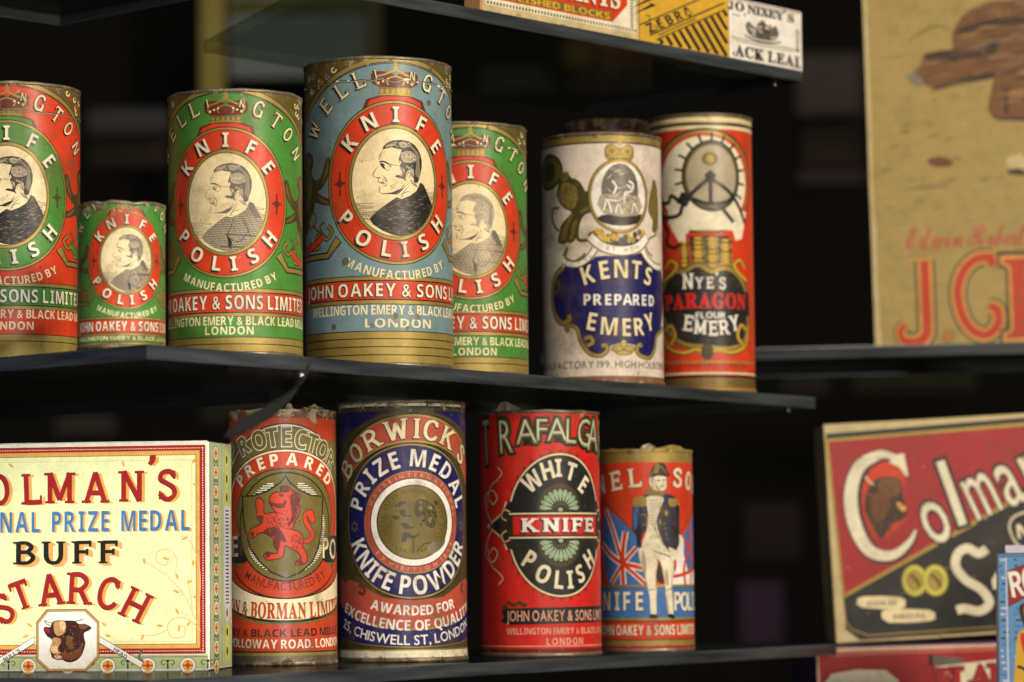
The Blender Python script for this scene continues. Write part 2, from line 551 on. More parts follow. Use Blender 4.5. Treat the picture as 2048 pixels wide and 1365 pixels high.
    def _levels(self):
        """how many sheets lie under each shape: shapes that do not touch share a level"""
        boxes, out = [], []
        for part, mat, tris in self.items:
            if not tris: out.append(0); boxes.append(None); continue
            xs = [p[0] for t in tris for p in t]; ys = [p[1] for t in tris for p in t]
            b = (min(xs), min(ys), max(xs), max(ys)); lv = 0
            for o, l in zip(boxes, out):
                if o and l >= lv and b[0] < o[2] and b[2] > o[0] and b[1] < o[3] and b[3] > o[1]: lv = l + 1
            boxes.append(b); out.append(lv)
        return out

    def _split(self, tri):
        w, off = self.strips            # strip width and origin in label units
        lo = min(p[0] for p in tri); hi = max(p[0] for p in tri)
        k0, k1 = math.floor((lo - off) / w + 1e-7), math.ceil((hi - off) / w - 1e-7)
        if k1 - k0 <= 1: return [tri]
        out, rest = [], list(tri)
        for k in range(k0 + 1, k1):
            X = off + k * w
            A, B = [], []
            n = len(rest)
            for i in range(n):
                p, q = rest[i], rest[(i + 1) % n]
                if p[0] <= X: A.append(p)
                if p[0] >= X: B.append(p)
                if (p[0] < X < q[0]) or (q[0] < X < p[0]):
                    f = (X - p[0]) / (q[0] - p[0]); r = (X, p[1] + f * (q[1] - p[1]))
                    A.append(r); B.append(r)
            if len(A) > 2: out.append(tuple(A))
            rest = B
            if len(rest) < 3: break
        if len(rest) > 2: out.append(tuple(rest))
        return out


# ------------------------------------------------------------------ round tins
PITCH, ROLL = math.radians(4.37), 0.01047


def zof(x, y, Y):
    """height of a thing seen at x, y that stands Y metres away"""
    return Y * math.tan(PITCH + math.atan((682.5 - y - (x - 1024) * ROLL) / FPX))


def yof(x, z, Y): return 682.5 - FPX * math.tan(math.atan(z / Y) - PITCH) - (x - 1024) * ROLL


def xof(x, y, Y):
    return (x - 1024 - (y - 682.5) * ROLL) / FPX * (Y * math.cos(PITCH) + zof(x, y, Y) * math.sin(PITCH))


SHELF_MID, SHELF_LOW, SHELF_TOP = 0.0973, -0.0445, 0.2803
SEG = 120


class Tin:
    """a round tin standing at distance D; cx, r, top are its measures on the tracing sheet"""

    def __init__(self, name, cx, r, ytop, D, zs, label, cat='tin', group=None, wear=0.5, seed=0.0, turn=0.0):
        self.cx, self.r, self.D, self.zs = cx, r, D, zs
        self.X = xof(cx, ytop + (300 if zs > 0 else 250), D)
        self.R = r * D / FPX
        self.Df = D - self.R
        self.H = zof(cx, ytop, self.Df) - zs
        self.root = empty(name, (self.X, D, zs), label, cat, group)
        self.root['wear'] = (self.H, wear, seed)
        f = Vector((-self.X, -D)).normalized()
        self.f, self.rt = f, Vector((-f.y, f.x))
        self.seed = seed
        self.art = Art(self.place, (math.radians(360 / SEG) * r, 0.0))

    def y2z(self, y): return zof(self.cx, y, self.Df) - self.zs
    def z2y(self, z): return yof(self.cx, z + self.zs, self.Df)

    def q(self, x, y):
        """front view position on the tracing sheet -> unrolled label position"""
        s = max(-0.999, min(0.999, (x - self.cx) / self.r))
        th = math.asin(s)
        return (th * self.r, yof(self.cx, zof(x, y, self.D - self.R * math.cos(th)), self.Df))

    def Q(self, pts, sc=None, ox=0, oy=0):
        """a list of points; sc, ox, oy: enlargement and origin of the detail it was traced from"""
        if sc: pts = [(ox + x / sc, oy + y / sc) for x, y in pts]
        return [self.q(*p) for p in pts]

    def dent(self, th, z):
        n = noise.noise(Vector((math.cos(th) * 1.6 + self.seed, math.sin(th) * 1.6, 0.3)))
        n2 = noise.noise(Vector((math.cos(th) * 6 + self.seed, math.sin(th) * 6, 2.0)))
        return n * 0.00045 + n2 * 0.00012

    def ring_pt(self, th, z, rad):
        d = self.f * math.cos(th) + self.rt * math.sin(th)
        return (d.x * rad, d.y * rad, z), (d.x, d.y, 0)

    def place(self, x, y, lift):
        th = x / self.r
        z = min(max(self.y2z(y), 0.0008), self.H - 0.0006)
        w = 2 * math.pi / SEG
        k = th / w
        i = math.floor(k + 1e-6); t = max(0.0, k - i)
        a, na = self.ring_pt(i * w, z, self.R + self.dent(i * w, z) + lift)
        if t < 1e-5: return a, na
        b, nb = self.ring_pt((i + 1) * w, z, self.R + self.dent((i + 1) * w, z) + lift)
        return tuple(p + (q - p) * t for p, q in zip(a, b)), tuple(p + (q - p) * t for p, q in zip(na, nb))

    def wall(self, name, z0, z1, rad0, rad1, mats, nz=10, jag=0.0, jagb=0.0, dent=True, parent=None, seed=0):
        V, F = [], []
        for j in range(nz + 1):
            t = j / nz
            for i in range(SEG):
                th = 2 * math.pi * i / SEG
                z = z0 + (z1 - z0) * t
                if jag and j == nz: z += jag * (noise.noise(Vector((math.cos(th) * 9 + seed, math.sin(th) * 9, self.seed))) + 0.6 * noise.noise(Vector((math.cos(th) * 30, math.sin(th) * 30 + seed, self.seed))))
                if jagb and j == 0: z += jagb * noise.noise(Vector((math.cos(th) * 12 + seed + 5, math.sin(th) * 12, self.seed)))
                V.append(self.ring_pt(th, z, rad0 + (rad1 - rad0) * t + (self.dent(th, min(z, self.H)) if dent else 0))[0])
        for j in range(nz):
            for i in range(SEG):
                k = (i + 1) % SEG
                F.append((j * SEG + i, (j + 1) * SEG + i, (j + 1) * SEG + k, j * SEG + k))
        # orient outward
        return mesh_obj(name, V, [f[::-1] for f in F], mats, None, parent or self.root)

    def lathe(self, name, prof, mat, parent=None, wob=0.0):
        """prof: (radius, z) pairs, swept round the axis"""
        V, F = [], []
        n = len(prof)
        for i in range(SEG):
            th = 2 * math.pi * i / SEG
            w = wob * noise.noise(Vector((math.cos(th) * 4 + self.seed, math.sin(th) * 4, 3)))
            for r, z in prof: V.append(self.ring_pt(th, z + w, r + self.dent(th, min(z, self.H)))[0])
        for i in range(SEG):
            k = (i + 1) % SEG
            for j in range(n - 1): F.append((i * n + j, k * n + j, k * n + j + 1, i * n + j + 1))
        return mesh_obj(name, V, F, [mat], None, parent or self.root)

    def body(self, ground, rim='lead', base='lead', torn=0.0006, lip=0.0007):
        R, H = self.R, self.H
        self.wall('can_body', 0.0006, H - 0.0004, R, R, [ink(ground)], 14)
        self.lathe('lid', [(0.0005, H - 0.0035), (R - 0.0015, H - 0.0035), (R - 0.0010, H - 0.0008), (R - 0.0002, H + 0.0001),
                           (R + lip * 0.5, H - 0.0002), (R + lip * 0.6, H - 0.0012), (R + 0.0001, H - 0.0016)], ink(rim), wob=torn)
        self.lathe('base_rim', [(R + 0.0001, 0.0022), (R + lip * 0.6, 0.0018), (R + lip * 0.7, 0.0006), (R, 0.0), (0.0005, 0.0005)], ink(base))

    def band(self, y0, y1, mat):
        n = self.art
        n.rect(-math.pi * self.r, y0, math.pi * self.r, y1, mat)

    def finish(self): return self.art.build(self.root)


# ------------------------------------------------------------------ flat boxes and cards
class Panel:
    """a box or card: origin at lower front left corner, e = unit vector along the front, units: tracing px * s metres"""

    def __init__(self, root, x0, y0, s, sy=None):
        self.root, self.x0, self.y0, self.s, self.sy = root, x0, y0, s, sy or s
        self.art = Art(self.place)

    def place(self, x, y, lift):
        return ((x - self.x0) * self.s, -lift, (self.y0 - y) * self.sy), (0, -1, 0)

    def finish(self, parent=None): return self.art.build(parent or self.root, self.root['wear'][:])


def card_box(name, parent, w, d, h, mats, bev=0.0006, warp=0.0008, seed=0, nx=14, nz=10):
    """front face at y=0, depth d behind; slightly warped board with soft corners. mats: (front, sides)"""
    V, F, MI = [], [], []

    def pt(x, y, z):
        wv = warp * noise.noise(Vector((x * 14 + seed, y * 20, z * 14)))
        return (x + wv * (0 if x >= w - 1e-6 else 0.6), y + wv * (0 if y <= 0.0001 and d > 0.004 else 1), z + wv * 0.4 * (z / h))
    grid = {}

    def face(fn, a, b, mi, flip=False):
        s = len(V)
        for j in range(b + 1):
            for i in range(a + 1): V.append(pt(*fn(i / a, j / b)))
        for j in range(b):
            for i in range(a):
                q = (s + j * (a + 1) + i, s + j * (a + 1) + i + 1, s + (j + 1) * (a + 1) + i + 1, s + (j + 1) * (a + 1) + i)
                F.append(q[::-1] if flip else q); MI.append(mi)
    e = bev
    face(lambda u, v: (e + (w - 2 * e) * u, 0, e + (h - 2 * e) * v), nx, nz, 0)
    face(lambda u, v: (e + (w - 2 * e) * u, d, e + (h - 2 * e) * v), nx, nz, 1, True)
    face(lambda u, v: (0, e + (d - 2 * e) * u, e + (h - 2 * e) * v), 3, nz, 1, True)
    face(lambda u, v: (w, e + (d - 2 * e) * u, e + (h - 2 * e) * v), 3, nz, 1)
    face(lambda u, v: (e + (w - 2 * e) * u, e + (d - 2 * e) * v, h), nx, 3, 1)
    face(lambda u, v: (e + (w - 2 * e) * u, e + (d - 2 * e) * v, 0), nx, 3, 1, True)
    # bevel strips
    face(lambda u, v: (e * (1 - v), e * v, e + (h - 2 * e) * u) if True else None, nz, 1, 1, False)
    face(lambda u, v: (w - e + e * v, e * v, e + (h - 2 * e) * u), nz, 1, 1, True)
    face(lambda u, v: (e + (w - 2 * e) * u, e * v, h - e + e * v), nx, 1, 1)
    face(lambda u, v: (e + (w - 2 * e) * u, e * v, e * (1 - v)), nx, 1, 1, True)
    face(lambda u, v: (e * (1 - v), d - e * v, e + (h - 2 * e) * u), nz, 1, 1, True)
    face(lambda u, v: (w - e + e * v, d - e * v, e + (h - 2 * e) * u), nz, 1, 1)
    face(lambda u, v: (e + (w - 2 * e) * u, d - e * v, h - e + e * v), nx, 1, 1, True)
    return mesh_obj(name, V, F, [ink(m) for m in mats], MI, parent, None, False, parent['wear'][:])


# ------------------------------------------------------------------ the profile portrait
def portrait(A, style):
    """style: ink name, density 0..1"""
    inkm, dens = style
    A.part = 'portrait'
    P = lambda pts: [((x - 545) / 765, (y - 700) / 838) for x, y in pts]
    # shaded ground left and right
    A.hatch(P([(100, 930), (400, 940), (330, 1050), (270, 1120), (290, 1170), (200, 1120), (140, 1020)]), 2, 0.017, 0.006, inkm, 0.006, 0.5)
    A.hatch(P([(170, 1040), (330, 1040), (270, 1120), (290, 1180), (200, 1110)]), 28, 0.018, 0.006, inkm, 0.006, 0.3)
    A.hatch(P([(880, 750), (1000, 770), (1005, 850), (985, 960), (950, 880)]), 1, 0.017, 0.006, inkm, 0.006, 0.4)
    A.hatch(P([(900, 830), (1000, 840), (985, 970), (955, 930)]), 32, 0.02, 0.006, inkm, 0.006, 0.3)
    face = P([(410, 330), (372, 395), (365, 450), (358, 510), (330, 560), (303, 612), (318, 645), (362, 655), (358, 690), (368, 712),
              (362, 740), (374, 770), (366, 806), (384, 828), (430, 832), (500, 830), (545, 860), (600, 890), (700, 830), (800, 740), (780, 600), (700, 400), (560, 310)])
    A.poly(face, 'paper', smooth=0)
    # coat
    coat = P([(815, 686), (858, 708), (900, 790), (945, 880), (990, 985), (975, 1070), (900, 1190), (800, 1275), (655, 1320), (520, 1305),
              (400, 1255), (300, 1180), (266, 1120), (330, 1040), (450, 940), (545, 868), (600, 886), (690, 846), (765, 790), (792, 740)])
    A.poly(coat, inkm if dens > 0.8 else ('grey' if dens > 0.35 else 'lead'))
    if dens > 0.8:
        rh = random.Random(11)
        def inside(x, y):
            k = False
            for i in range(len(coat)):
                a, b = coat[i], coat[i - 1]
                if (a[1] > y) != (b[1] > y) and x < a[0] + (y - a[1]) / (b[1] - a[1]) * (b[0] - a[0]): k = not k
            return k
        for i in range(260):
            x, y = rh.uniform(-.36, .56), rh.uniform(.0, .72)
            d = rh.choice([-.35, -.35, .15])
            if inside(x, y) and inside(x + .07, y + .07 * d): A.stroke([(x, y), (x + .035, y + .035 * d + .004), (x + .07, y + .07 * d)], .0045, 'lead' if i % 4 else 'midgrey', taper=True)
    else:
        A.hatch(coat, 3, 0.026, 0.0055, 'paper', 0.002, 0.1)
        A.hatch(coat, 60, 0.052, 0.007, inkm, 0.002, 0.5)
        A.poly(P([(800, 700), (860, 720), (940, 880), (880, 900), (800, 780)]), 'grey')
    # lapel lines
    for ln in ([(640, 880), (600, 1010), (560, 1120), (600, 1190), (640, 1280)], [(560, 1120), (640, 1180), (720, 1170), (800, 1040)], [(700, 850), (780, 1000), (830, 1150)]):
        A.stroke(P(ln), 0.013, 'black' if dens > 0.3 else 'grey', smooth=4, taper=True)
    A.poly(P([(560, 1100), (612, 1180), (604, 1290), (570, 1240)]), 'black' if dens > 0.3 else 'grey')
    # cravat and collar
    A.poly(P([(545, 850), (590, 790), (690, 682), (760, 700), (775, 760), (690, 835), (620, 868), (585, 872)]), 'paper')
    for ln in ([(548, 850), (600, 790), (690, 690)], [(600, 870), (625, 800), (700, 720)], [(570, 850), (640, 810), (700, 790)], [(585, 872), (610, 850), (620, 865)], [(700, 700), (760, 720), (780, 750)]):
        A.stroke(P(ln), 0.010, inkm, taper=True, smooth=4)
    A.hatch(P([(690, 660), (760, 680), (790, 740), (730, 730)]), 50, 0.016, 0.007, inkm, 0.003)
    # hair mass
    hair = P([(405, 328), (412, 290), (450, 252), (510, 222), (600, 210), (680, 222), (748, 258), (792, 310), (822, 370), (838, 440), (835, 520), (816, 600),
              (800, 650), (788, 690), (745, 690), (735, 640), (700, 600), (690, 560), (655, 580), (640, 640), (655, 690), (630, 662), (590, 650), (550, 642), (528, 628),
              (560, 612), (600, 622), (622, 600), (592, 545), (582, 505), (602, 470), (578, 440), (580, 400), (596, 350), (600, 322), (560, 316), (500, 300), (450, 312)])
    A.poly(hair, inkm if dens > 0.4 else 'midgrey')
    lite = 'midgrey'
    lights = ([(598, 372), (650, 338), (715, 340), (765, 385), (778, 430), (740, 456), (690, 470), (640, 466), (602, 440)],
              [(430, 300), (460, 265), (520, 240), (560, 244), (520, 280), (470, 296)], [(570, 250), (620, 232), (690, 250), (712, 275), (650, 296), (590, 292)],
              [(650, 500), (700, 520), (735, 560), (740, 620), (715, 610), (690, 560)], [(590, 520), (625, 545), (640, 600), (615, 570)])
    for l in lights: A.poly(P(l), lite, smooth=3)
    rnd = random.Random(3)
    for k in range(110):                      # curls
        cx, cy = rnd.choice([(rnd.uniform(600, 765), rnd.uniform(350, 455)), (rnd.uniform(440, 700), rnd.uniform(245, 292)), (rnd.uniform(600, 730), rnd.uniform(500, 610))])
        a = rnd.uniform(0, 6.28); rr = rnd.uniform(6, 19)
        A.stroke(P([(cx + rr * math.cos(a + t) * (1 - t / 7), cy + rr * math.sin(a + t) * (1 - t / 7)) for t in (0, 0.7, 1.4, 2.1, 2.8, 3.5)]), 0.007, inkm if k % 4 else 'cream', taper=True)
    for k in range(56):                       # strands at the back of the head
        t = k / 55
        a0 = (640 + 190 * t, 235 + 90 * t * t + 60 * t)
        A.stroke(P([a0, (760 + 40 * t, 360 + 60 * t), (770 + 40 * t, 480 + 50 * t), (750 + 50 * t, 600 + 60 * t)]), 0.005, lite if k % 2 else inkm, taper=True, smooth=3)
    # ear
    A.poly(P([(650, 600), (672, 560), (700, 560), (708, 600), (692, 650), (668, 680), (648, 650)]), 'paper', smooth=3)
    A.stroke(P([(655, 640), (668, 590), (692, 575), (700, 605), (680, 645)]), 0.010, inkm, taper=True, smooth=4)
    # brow, eye, nose, mouth, jaw
    A.poly(P([(368, 460), (395, 453), (430, 460), (468, 484), (490, 508), (455, 494), (420, 476), (392, 472), (374, 472)]), inkm, smooth=3)
    if dens > 0.8:
        A.poly(P([(374, 478), (410, 488), (430, 510), (424, 530), (440, 548), (412, 544), (388, 516)]), inkm, smooth=3)
        A.poly(P([(418, 512), (440, 508), (452, 520), (432, 530)]), 'cream', smooth=2)
    else:
        A.poly(P([(392, 505), (420, 498), (450, 515), (425, 522), (440, 545), (412, 545)]), inkm if dens > .4 else 'midgrey', smooth=3)
        A.poly(P([(405, 508), (425, 506), (430, 517), (412, 520)]), 'cream', smooth=2)
    for w, ln in ((0.010, [(410, 330), (374, 395), (366, 450)]), (0.009, [(358, 505), (332, 556), (304, 610), (318, 643), (362, 654)]), (0.016, [(336, 640), (362, 652), (385, 640)]),
                  (0.011, [(360, 655), (358, 690), (370, 706)]), (0.018, [(366, 708), (395, 706), (420, 716)]), (0.011, [(362, 738), (376, 768), (366, 806), (384, 828)]),
                  (0.010, [(395, 622), (428, 648), (446, 690), (448, 730)]), (0.008, [(400, 745), (430, 740), (445, 752)]), (0.008, [(455, 520), (485, 522), (500, 515)]),
                  (0.008, [(425, 558), (455, 560), (480, 548)]), (0.010, [(585, 400), (574, 440), (585, 480)]), (0.008, [(450, 490), (520, 500), (580, 510)])):
        A.stroke(P(ln), w, inkm, taper=True, smooth=4)
    A.poly(P([(378, 824), (430, 826), (500, 814), (560, 782), (596, 768), (630, 710), (640, 700), (600, 790), (545, 838), (480, 834), (400, 832)]), inkm if dens > .8 else 'grey')
    A.hatch(P([(470, 740), (560, 690), (630, 700), (590, 770), (500, 805)]), 20, 0.016, 0.0035, inkm if dens > .4 else 'midgrey', 0.004, 0.5)
    A.hatch(P([(376, 395), (420, 340), (440, 350), (400, 440), (372, 450)]), 60, 0.022, 0.004, inkm if dens > .4 else 'midgrey', 0.003, 0.4)
    A.hatch(P([(395, 640), (445, 660), (450, 740), (400, 730)]), 35, 0.020, 0.005, inkm if dens > .4 else 'midgrey', 0.003, 0.4)


def crest_beast(A, s, c1, c2, rib):
    """rearing beast holding the medallion, s = -1 left, 1 right"""
    M = lambda pts: [(s * x, y) for x, y in pts]
    A.part = 'crest'
    A.poly(M([(1.62, -.40), (1.50, -.50), (1.36, -.46), (1.30, -.34), (1.36, -.22), (1.28, -.10), (1.14, -.12), (1.02, -.36), (.94, -.34), (.99, -.10), (1.12, .04), (1.20, .08),
               (1.06, .16), (.93, .20), (.94, .28), (1.08, .27), (1.26, .22), (1.30, .34), (1.42, .44), (1.50, .60), (1.66, .60), (1.70, .2)]), c2, smooth=3)
    A.poly(M([(1.56, -.38), (1.46, -.44), (1.36, -.38), (1.42, -.26), (1.34, -.04), (1.40, .16), (1.52, .28), (1.64, .20)]), c1, smooth=3)
    A.stroke(M([(1.10, -.04), (1.01, -.20), (.99, -.32)]), .045, c1, taper=True, smooth=3)
    A.stroke(M([(1.22, .12), (1.08, .21), (.97, .25)]), .045, c1, taper=True, smooth=3)
    for k in range(7):
        A.stroke(M([(1.36 + .03 * k, -.36 + .07 * k), (1.43 + .02 * k, -.30 + .07 * k), (1.42 + .03 * k, -.22 + .07 * k)]), .018, 'black', taper=True)
    A.stroke(M([(1.40, .40), (1.28, .36), (1.26, .50), (1.40, .56), (1.46, .48)]), .035, c1, smooth=4)
    # pedestal scroll with ribbon
    A.poly(M([(.86, .70), (1.02, .92), (1.75, .92), (1.75, 1.02), (.98, 1.02), (.76, .80)]), 'black')
    A.poly(M([(.86, .72), (1.01, .94), (1.75, .94), (1.75, 1.0), (.99, 1.0), (.78, .79)]), 'gold')
    A.stroke(M([(1.00, .56), (.92, .64), (1.02, .74), (1.14, .66), (1.24, .72), (1.18, .84), (1.34, .84), (1.44, .72)]), .070, 'black', smooth=5)
    A.stroke(M([(1.00, .56), (.92, .64), (1.02, .74), (1.14, .66), (1.24, .72), (1.18, .84), (1.34, .84), (1.44, .72)]), .040, 'gold', smooth=5)
    A.stroke(M([(1.06, .50), (1.16, .56), (1.10, .66), (1.22, .60), (1.32, .52)]), .035, 'darkgold', smooth=5)
    A.stroke(M([(1.10, .70), (1.24, .78), (1.50, .86), (1.66, .74)]), .105, 'black', smooth=5)
    A.stroke(M([(1.10, .70), (1.24, .78), (1.50, .86), (1.66, .74)]), .080, rib, smooth=5)


def knife_label(T, deg, yc, ground, ringc, style, small=False, jo=.10, jw=3.15, rows=3, yb=None, b_red=(1.34, 1.60), b_row=1.755, b_lon=1.92, b_gold=2.02):
    a0, r = math.radians(deg), T.r
    A = T.art
    A.tf = lambda a, b: ((a + a0) * r, yc + b * r)
    B = lambda z: (T.z2y(z) - yc) / r            # label unit of a height on the tin
    L, Rr = -a0 - math.pi, math.pi - a0
    top, bot = B(T.H), B(0)
    A.part = 'label'
    A.rect(L, top, Rr, bot, ground)
    # corner filigree above the arch
    arch = lambda a, o=0.0: -1.68 + o + .30 * a * a
    xs = [-1.75 + 3.5 * i / 40 for i in range(41)]
    A.poly([(x, arch(x)) for x in xs] + [(1.75, top), (-1.75, top)], 'darkgold' if not small else ground)
    rnd = random.Random(int(yc))
    for s in (-1, 1):
        for k in range(12):
            cx, cy = s * rnd.uniform(.85, 1.6), rnd.uniform(-1.62, -1.28)
            if cy > arch(cx) - .03: continue
            A.stroke([(cx + .05 * math.cos(t) * (1 - t / 8), cy + .05 * math.sin(t) * (1 - t / 8)) for t in (0, 1, 2, 3, 4, 5)], .022, 'cream' if k % 2 else ground, smooth=3)
    A.stroke([(x, arch(x)) for x in xs], .085, 'black')
    A.stroke([(x, arch(x)) for x in xs], .060, 'gold')
    A.stroke([(x, arch(x, .055)) for x in xs], .010, 'black')
    # lower bands
    A.part = 'border'
    A.rect(L, b_red[0] - .075, Rr, b_red[1] + .075, 'black')
    A.rect(L, b_red[0] - .065, Rr, b_red[1] + .065, 'gold')
    A.rect(L, b_red[0] - .018, Rr, b_red[1] + .018, 'black')
    A.rect(L, b_red[0], Rr, b_red[1], ringc)
    A.rect(L, b_gold, Rr, bot, 'gold')
    A.rect(L, b_gold, Rr, b_gold + .012, 'black')
    for k in range(rows):
        y = b_gold + .10 + k * .11
        if y < bot - .05: A.rect(L, y, Rr, y + .014, 'black')
    A.part = 'crest'
    rib = 'red' if ringc == 'red' else 'green'
    for s in (-1, 1): crest_beast(A, s, 'lion', 'darkolive', rib)
    # plinth and crown
    A.poly([(-.46, -.98), (-.40, -1.13), (-.20, -1.19), (.20, -1.19), (.40, -1.13), (.46, -.98)], 'maroon' if ringc == 'red' else 'darkolive')
    A.poly([(-.38, -1.04), (-.36, -1.11), (-.18, -1.17), (.18, -1.17), (.36, -1.11), (.38, -1.04), (0, -1.12)], ringc)
    tf0 = A.tf                                  # the crown is drawn a little larger
    A.tf = lambda x, y: tf0(x * 1.22, -1.19 + (y + 1.19) * 1.12)
    A.rect(-.19, -1.29, .19, -1.185, 'darkgold')
    for k in range(6): A.ell(-.155 + .062 * k, -1.236, .020, .028, 'gold', 12)
    A.stroke([(-.19, -1.19), (0, -1.205), (.19, -1.19)], .018, 'gold')
    A.stroke([(-.19, -1.30), (0, -1.315), (.19, -1.30)], .022, 'gold')
    A.poly([(-.20, -1.29), (-.27, -1.38), (-.25, -1.47), (-.08, -1.47), (0, -1.43), (.08, -1.47), (.25, -1.47), (.27, -1.38), (.20, -1.29)], 'maroon', smooth=2)
    for s in (-1, 1):
        A.stroke([(s * .19, -1.31), (s * .23, -1.40), (s * .12, -1.44), (0, -1.50)], .024, 'gold', smooth=4)
        A.stroke([(s * .08, -1.31), (s * .10, -1.38), (0, -1.42)], .018, 'gold', smooth=4)
        for k in range(3): A.ell(s * (.19 - .05 * k), -1.335 - .02 * k, .013, .015, 'cream', 8)
    A.ell(0, -1.52, .030, .032, 'gold', 12); A.rect(-.008, -1.60, .008, -1.50, 'gold'); A.rect(-.03, -1.575, .03, -1.560, 'gold')
    A.tf = tf0
    # medallion
    A.part = 'medallion'
    A.ell(0, 0, .985, 1.125, 'black', 96); A.ell(0, 0, .972, 1.112, 'gold', 96)
    A.ell(0, 0, .945, 1.082, 'black', 96); A.ell(0, 0, .935, 1.072, ringc, 96)
    for s in (-1, 1):
        c = 'maroon' if ringc == 'red' else 'darkolive'
        x = .785 * s
        A.stroke([(x - .085, 0), (x + .085, 0)], .030, c); A.stroke([(x, -.16), (x, .16)], .030, c, taper=True, smooth=3)
        A.ell(x, 0, .035, .042, c, 12)
        for sx, sy in ((1, 1), (1, -1), (-1, 1), (-1, -1)): A.ell(x + .03 * sx, .035 * sy, .012, .014, c, 8)
    A.ell(0, 0, .655, .795, 'black', 96); A.ell(0, 0, .647, .787, 'gold', 96)
    A.ell(0, 0, .612, .748, 'darkgold', 96); A.ell(0, 0, .600, .735, 'paper', 96)
    portrait(A, style)
    A.part = 'medallion'
    A.ring(0, 0, .600, .735, .618, .754, 'darkgold'); A.ring(0, 0, .612, .748, .647, .787, 'gold')
    A.ring(0, 0, .647, .787, .690, .830, ringc); A.ring(0, 0, .645, .785, .655, .797, 'black')
    # lettering
    A.part = 'lettering'
    lay = dict(bold=.022, shadow=(-.022, .024, 'black'))
    A.letters([('K', -.625, -.545, -48), ('N', -.355, -.820, -24), ('I', 0, -.925, 0), ('F', .375, -.810, 25), ('E', .640, -.530, 49)], .205, 'ivory', xs=.95, **lay)
    A.letters([('P', -.690, .480, 56 - 8), ('O', -.450, .760, 28), ('L', -.135, .905, 9), ('I', .115, .910, -8), ('S', .400, .795, -26), ('H', .660, .530, -48)], .205, 'ivory', xs=.95, **lay)
    A.letters([('W', -1.26, -.78, -62), ('E', -1.02, -1.08, -46), ('L', -.76, -1.27, -34), ('L', -.50, -1.40, -22), ('I', -.27, -1.47, -12, .12),
               ('N', .24, -1.46, 10, .11), ('G', .49, -1.39, 21), ('T', .78, -1.24, 34), ('O', 1.02, -1.06, 46), ('N', 1.24, -.80, 60)], .235, 'cream', font='latin', xs=1.02,
              bold=-.004, outline=(.022, 'black'), shadow=(-.016, .016, 'black'))
    n = 'MANUFACTURED BY'
    A.text(n, .04, 1.265, .115, 'cream', width=1.46, bow=.20, gap=.2, bold=.021)
    A.text('JOHN OAKEY & SONS LIMITED', jo, (b_red[0] + b_red[1]) / 2, (b_red[1] - b_red[0]) * .72, 'ivory', width=jw, gap=.22, bold=.021, outline=(.030, 'black'), shadow=(-.014, .014, 'black'))
    if not small:
        A.text('WELLINGTON EMERY & BLACK LEAD MILLS', .13, b_row, .125, 'cream', width=2.95, gap=.16, bold=.022)
        A.text('LONDON', .04, b_lon, .115, 'cream', width=.72 if deg < 10 else .95, gap=.24, bold=.021)
    else:
        A.text('WELLINGTON EMERY & BLACK LEAD MILLS', .10, b_row, .09, 'cream', width=2.95, bold=.021)


def seam(T, y, seed):
    """ragged tear where the paper crosses the edge of the lid"""
    A = T.art; A.tf = None; A.part = 'lid_seam'
    n = 60
    pts = [(-1.7 * T.r + 3.4 * T.r * i / n, y + T.r * .03 * noise.noise(Vector((i * .31, seed, 0))) + T.r * .01 * noise.noise(Vector((i * 1.3, seed, 4)))) for i in range(n + 1)]
    A.stroke([(x, y + T.r * .010) for x, y in pts], T.r * .009, 'midgrey')
    A.stroke(pts, T.r * .011, 'black')
    rnd = random.Random(seed)
    for k in range(12):
        i = rnd.randrange(2, n - 3)
        x, y0 = pts[i]
        w = rnd.uniform(.02, .06) * T.r
        A.poly([(x - w, y0), (x - w * .3, y0 + rnd.uniform(.01, .03) * T.r), (x + w, y0), (x + w * .2, y0 - rnd.uniform(.0, .022) * T.r)], rnd.choice(['cream', 'brown', 'lead']))


G = 'round knife polish tins on the upper glass shelf'

T = Tin('polish_tin', 25, 135, 162, 1.40, SHELF_MID, 'red tin with a green oval round a profile portrait, cut by the left edge', 'tin', G, .55, 1.3)
T.body('red', torn=.0005)
knife_label(T, -5, 391, 'red', 'green', ('black', .9), rows=1, jo=-.15, b_red=(1.36, 1.62), b_row=1.755, b_lon=1.93, b_gold=2.05)
seam(T, 222, 4); T.finish()

T = Tin('polish_tin', 243, 88, 402, 1.315, SHELF_MID, 'smallest green tin with an orange oval and grey profile portrait, at the shelf corner', 'tin', G, .75, 2.7)
T.body('green', torn=.0007)
knife_label(T, 7, 520, 'green', 'red', ('grey', .6), small=True, jo=.22, rows=2, b_red=(1.36, 1.65), b_row=1.775, b_gold=1.86)
T.finish()

T = Tin('polish_tin', 471, 135, 177, 1.375, SHELF_MID, 'green tin with a red oval, in full view beside the blue-grey tin', 'tin', G, .5, 5.2)
T.body('green', torn=.0005)
knife_label(T, -8, 405, 'green', 'red', ('grey', .7), rows=1, jo=-.07, b_red=(1.345, 1.62), b_row=1.755, b_lon=1.90, b_gold=1.99)
T.finish()

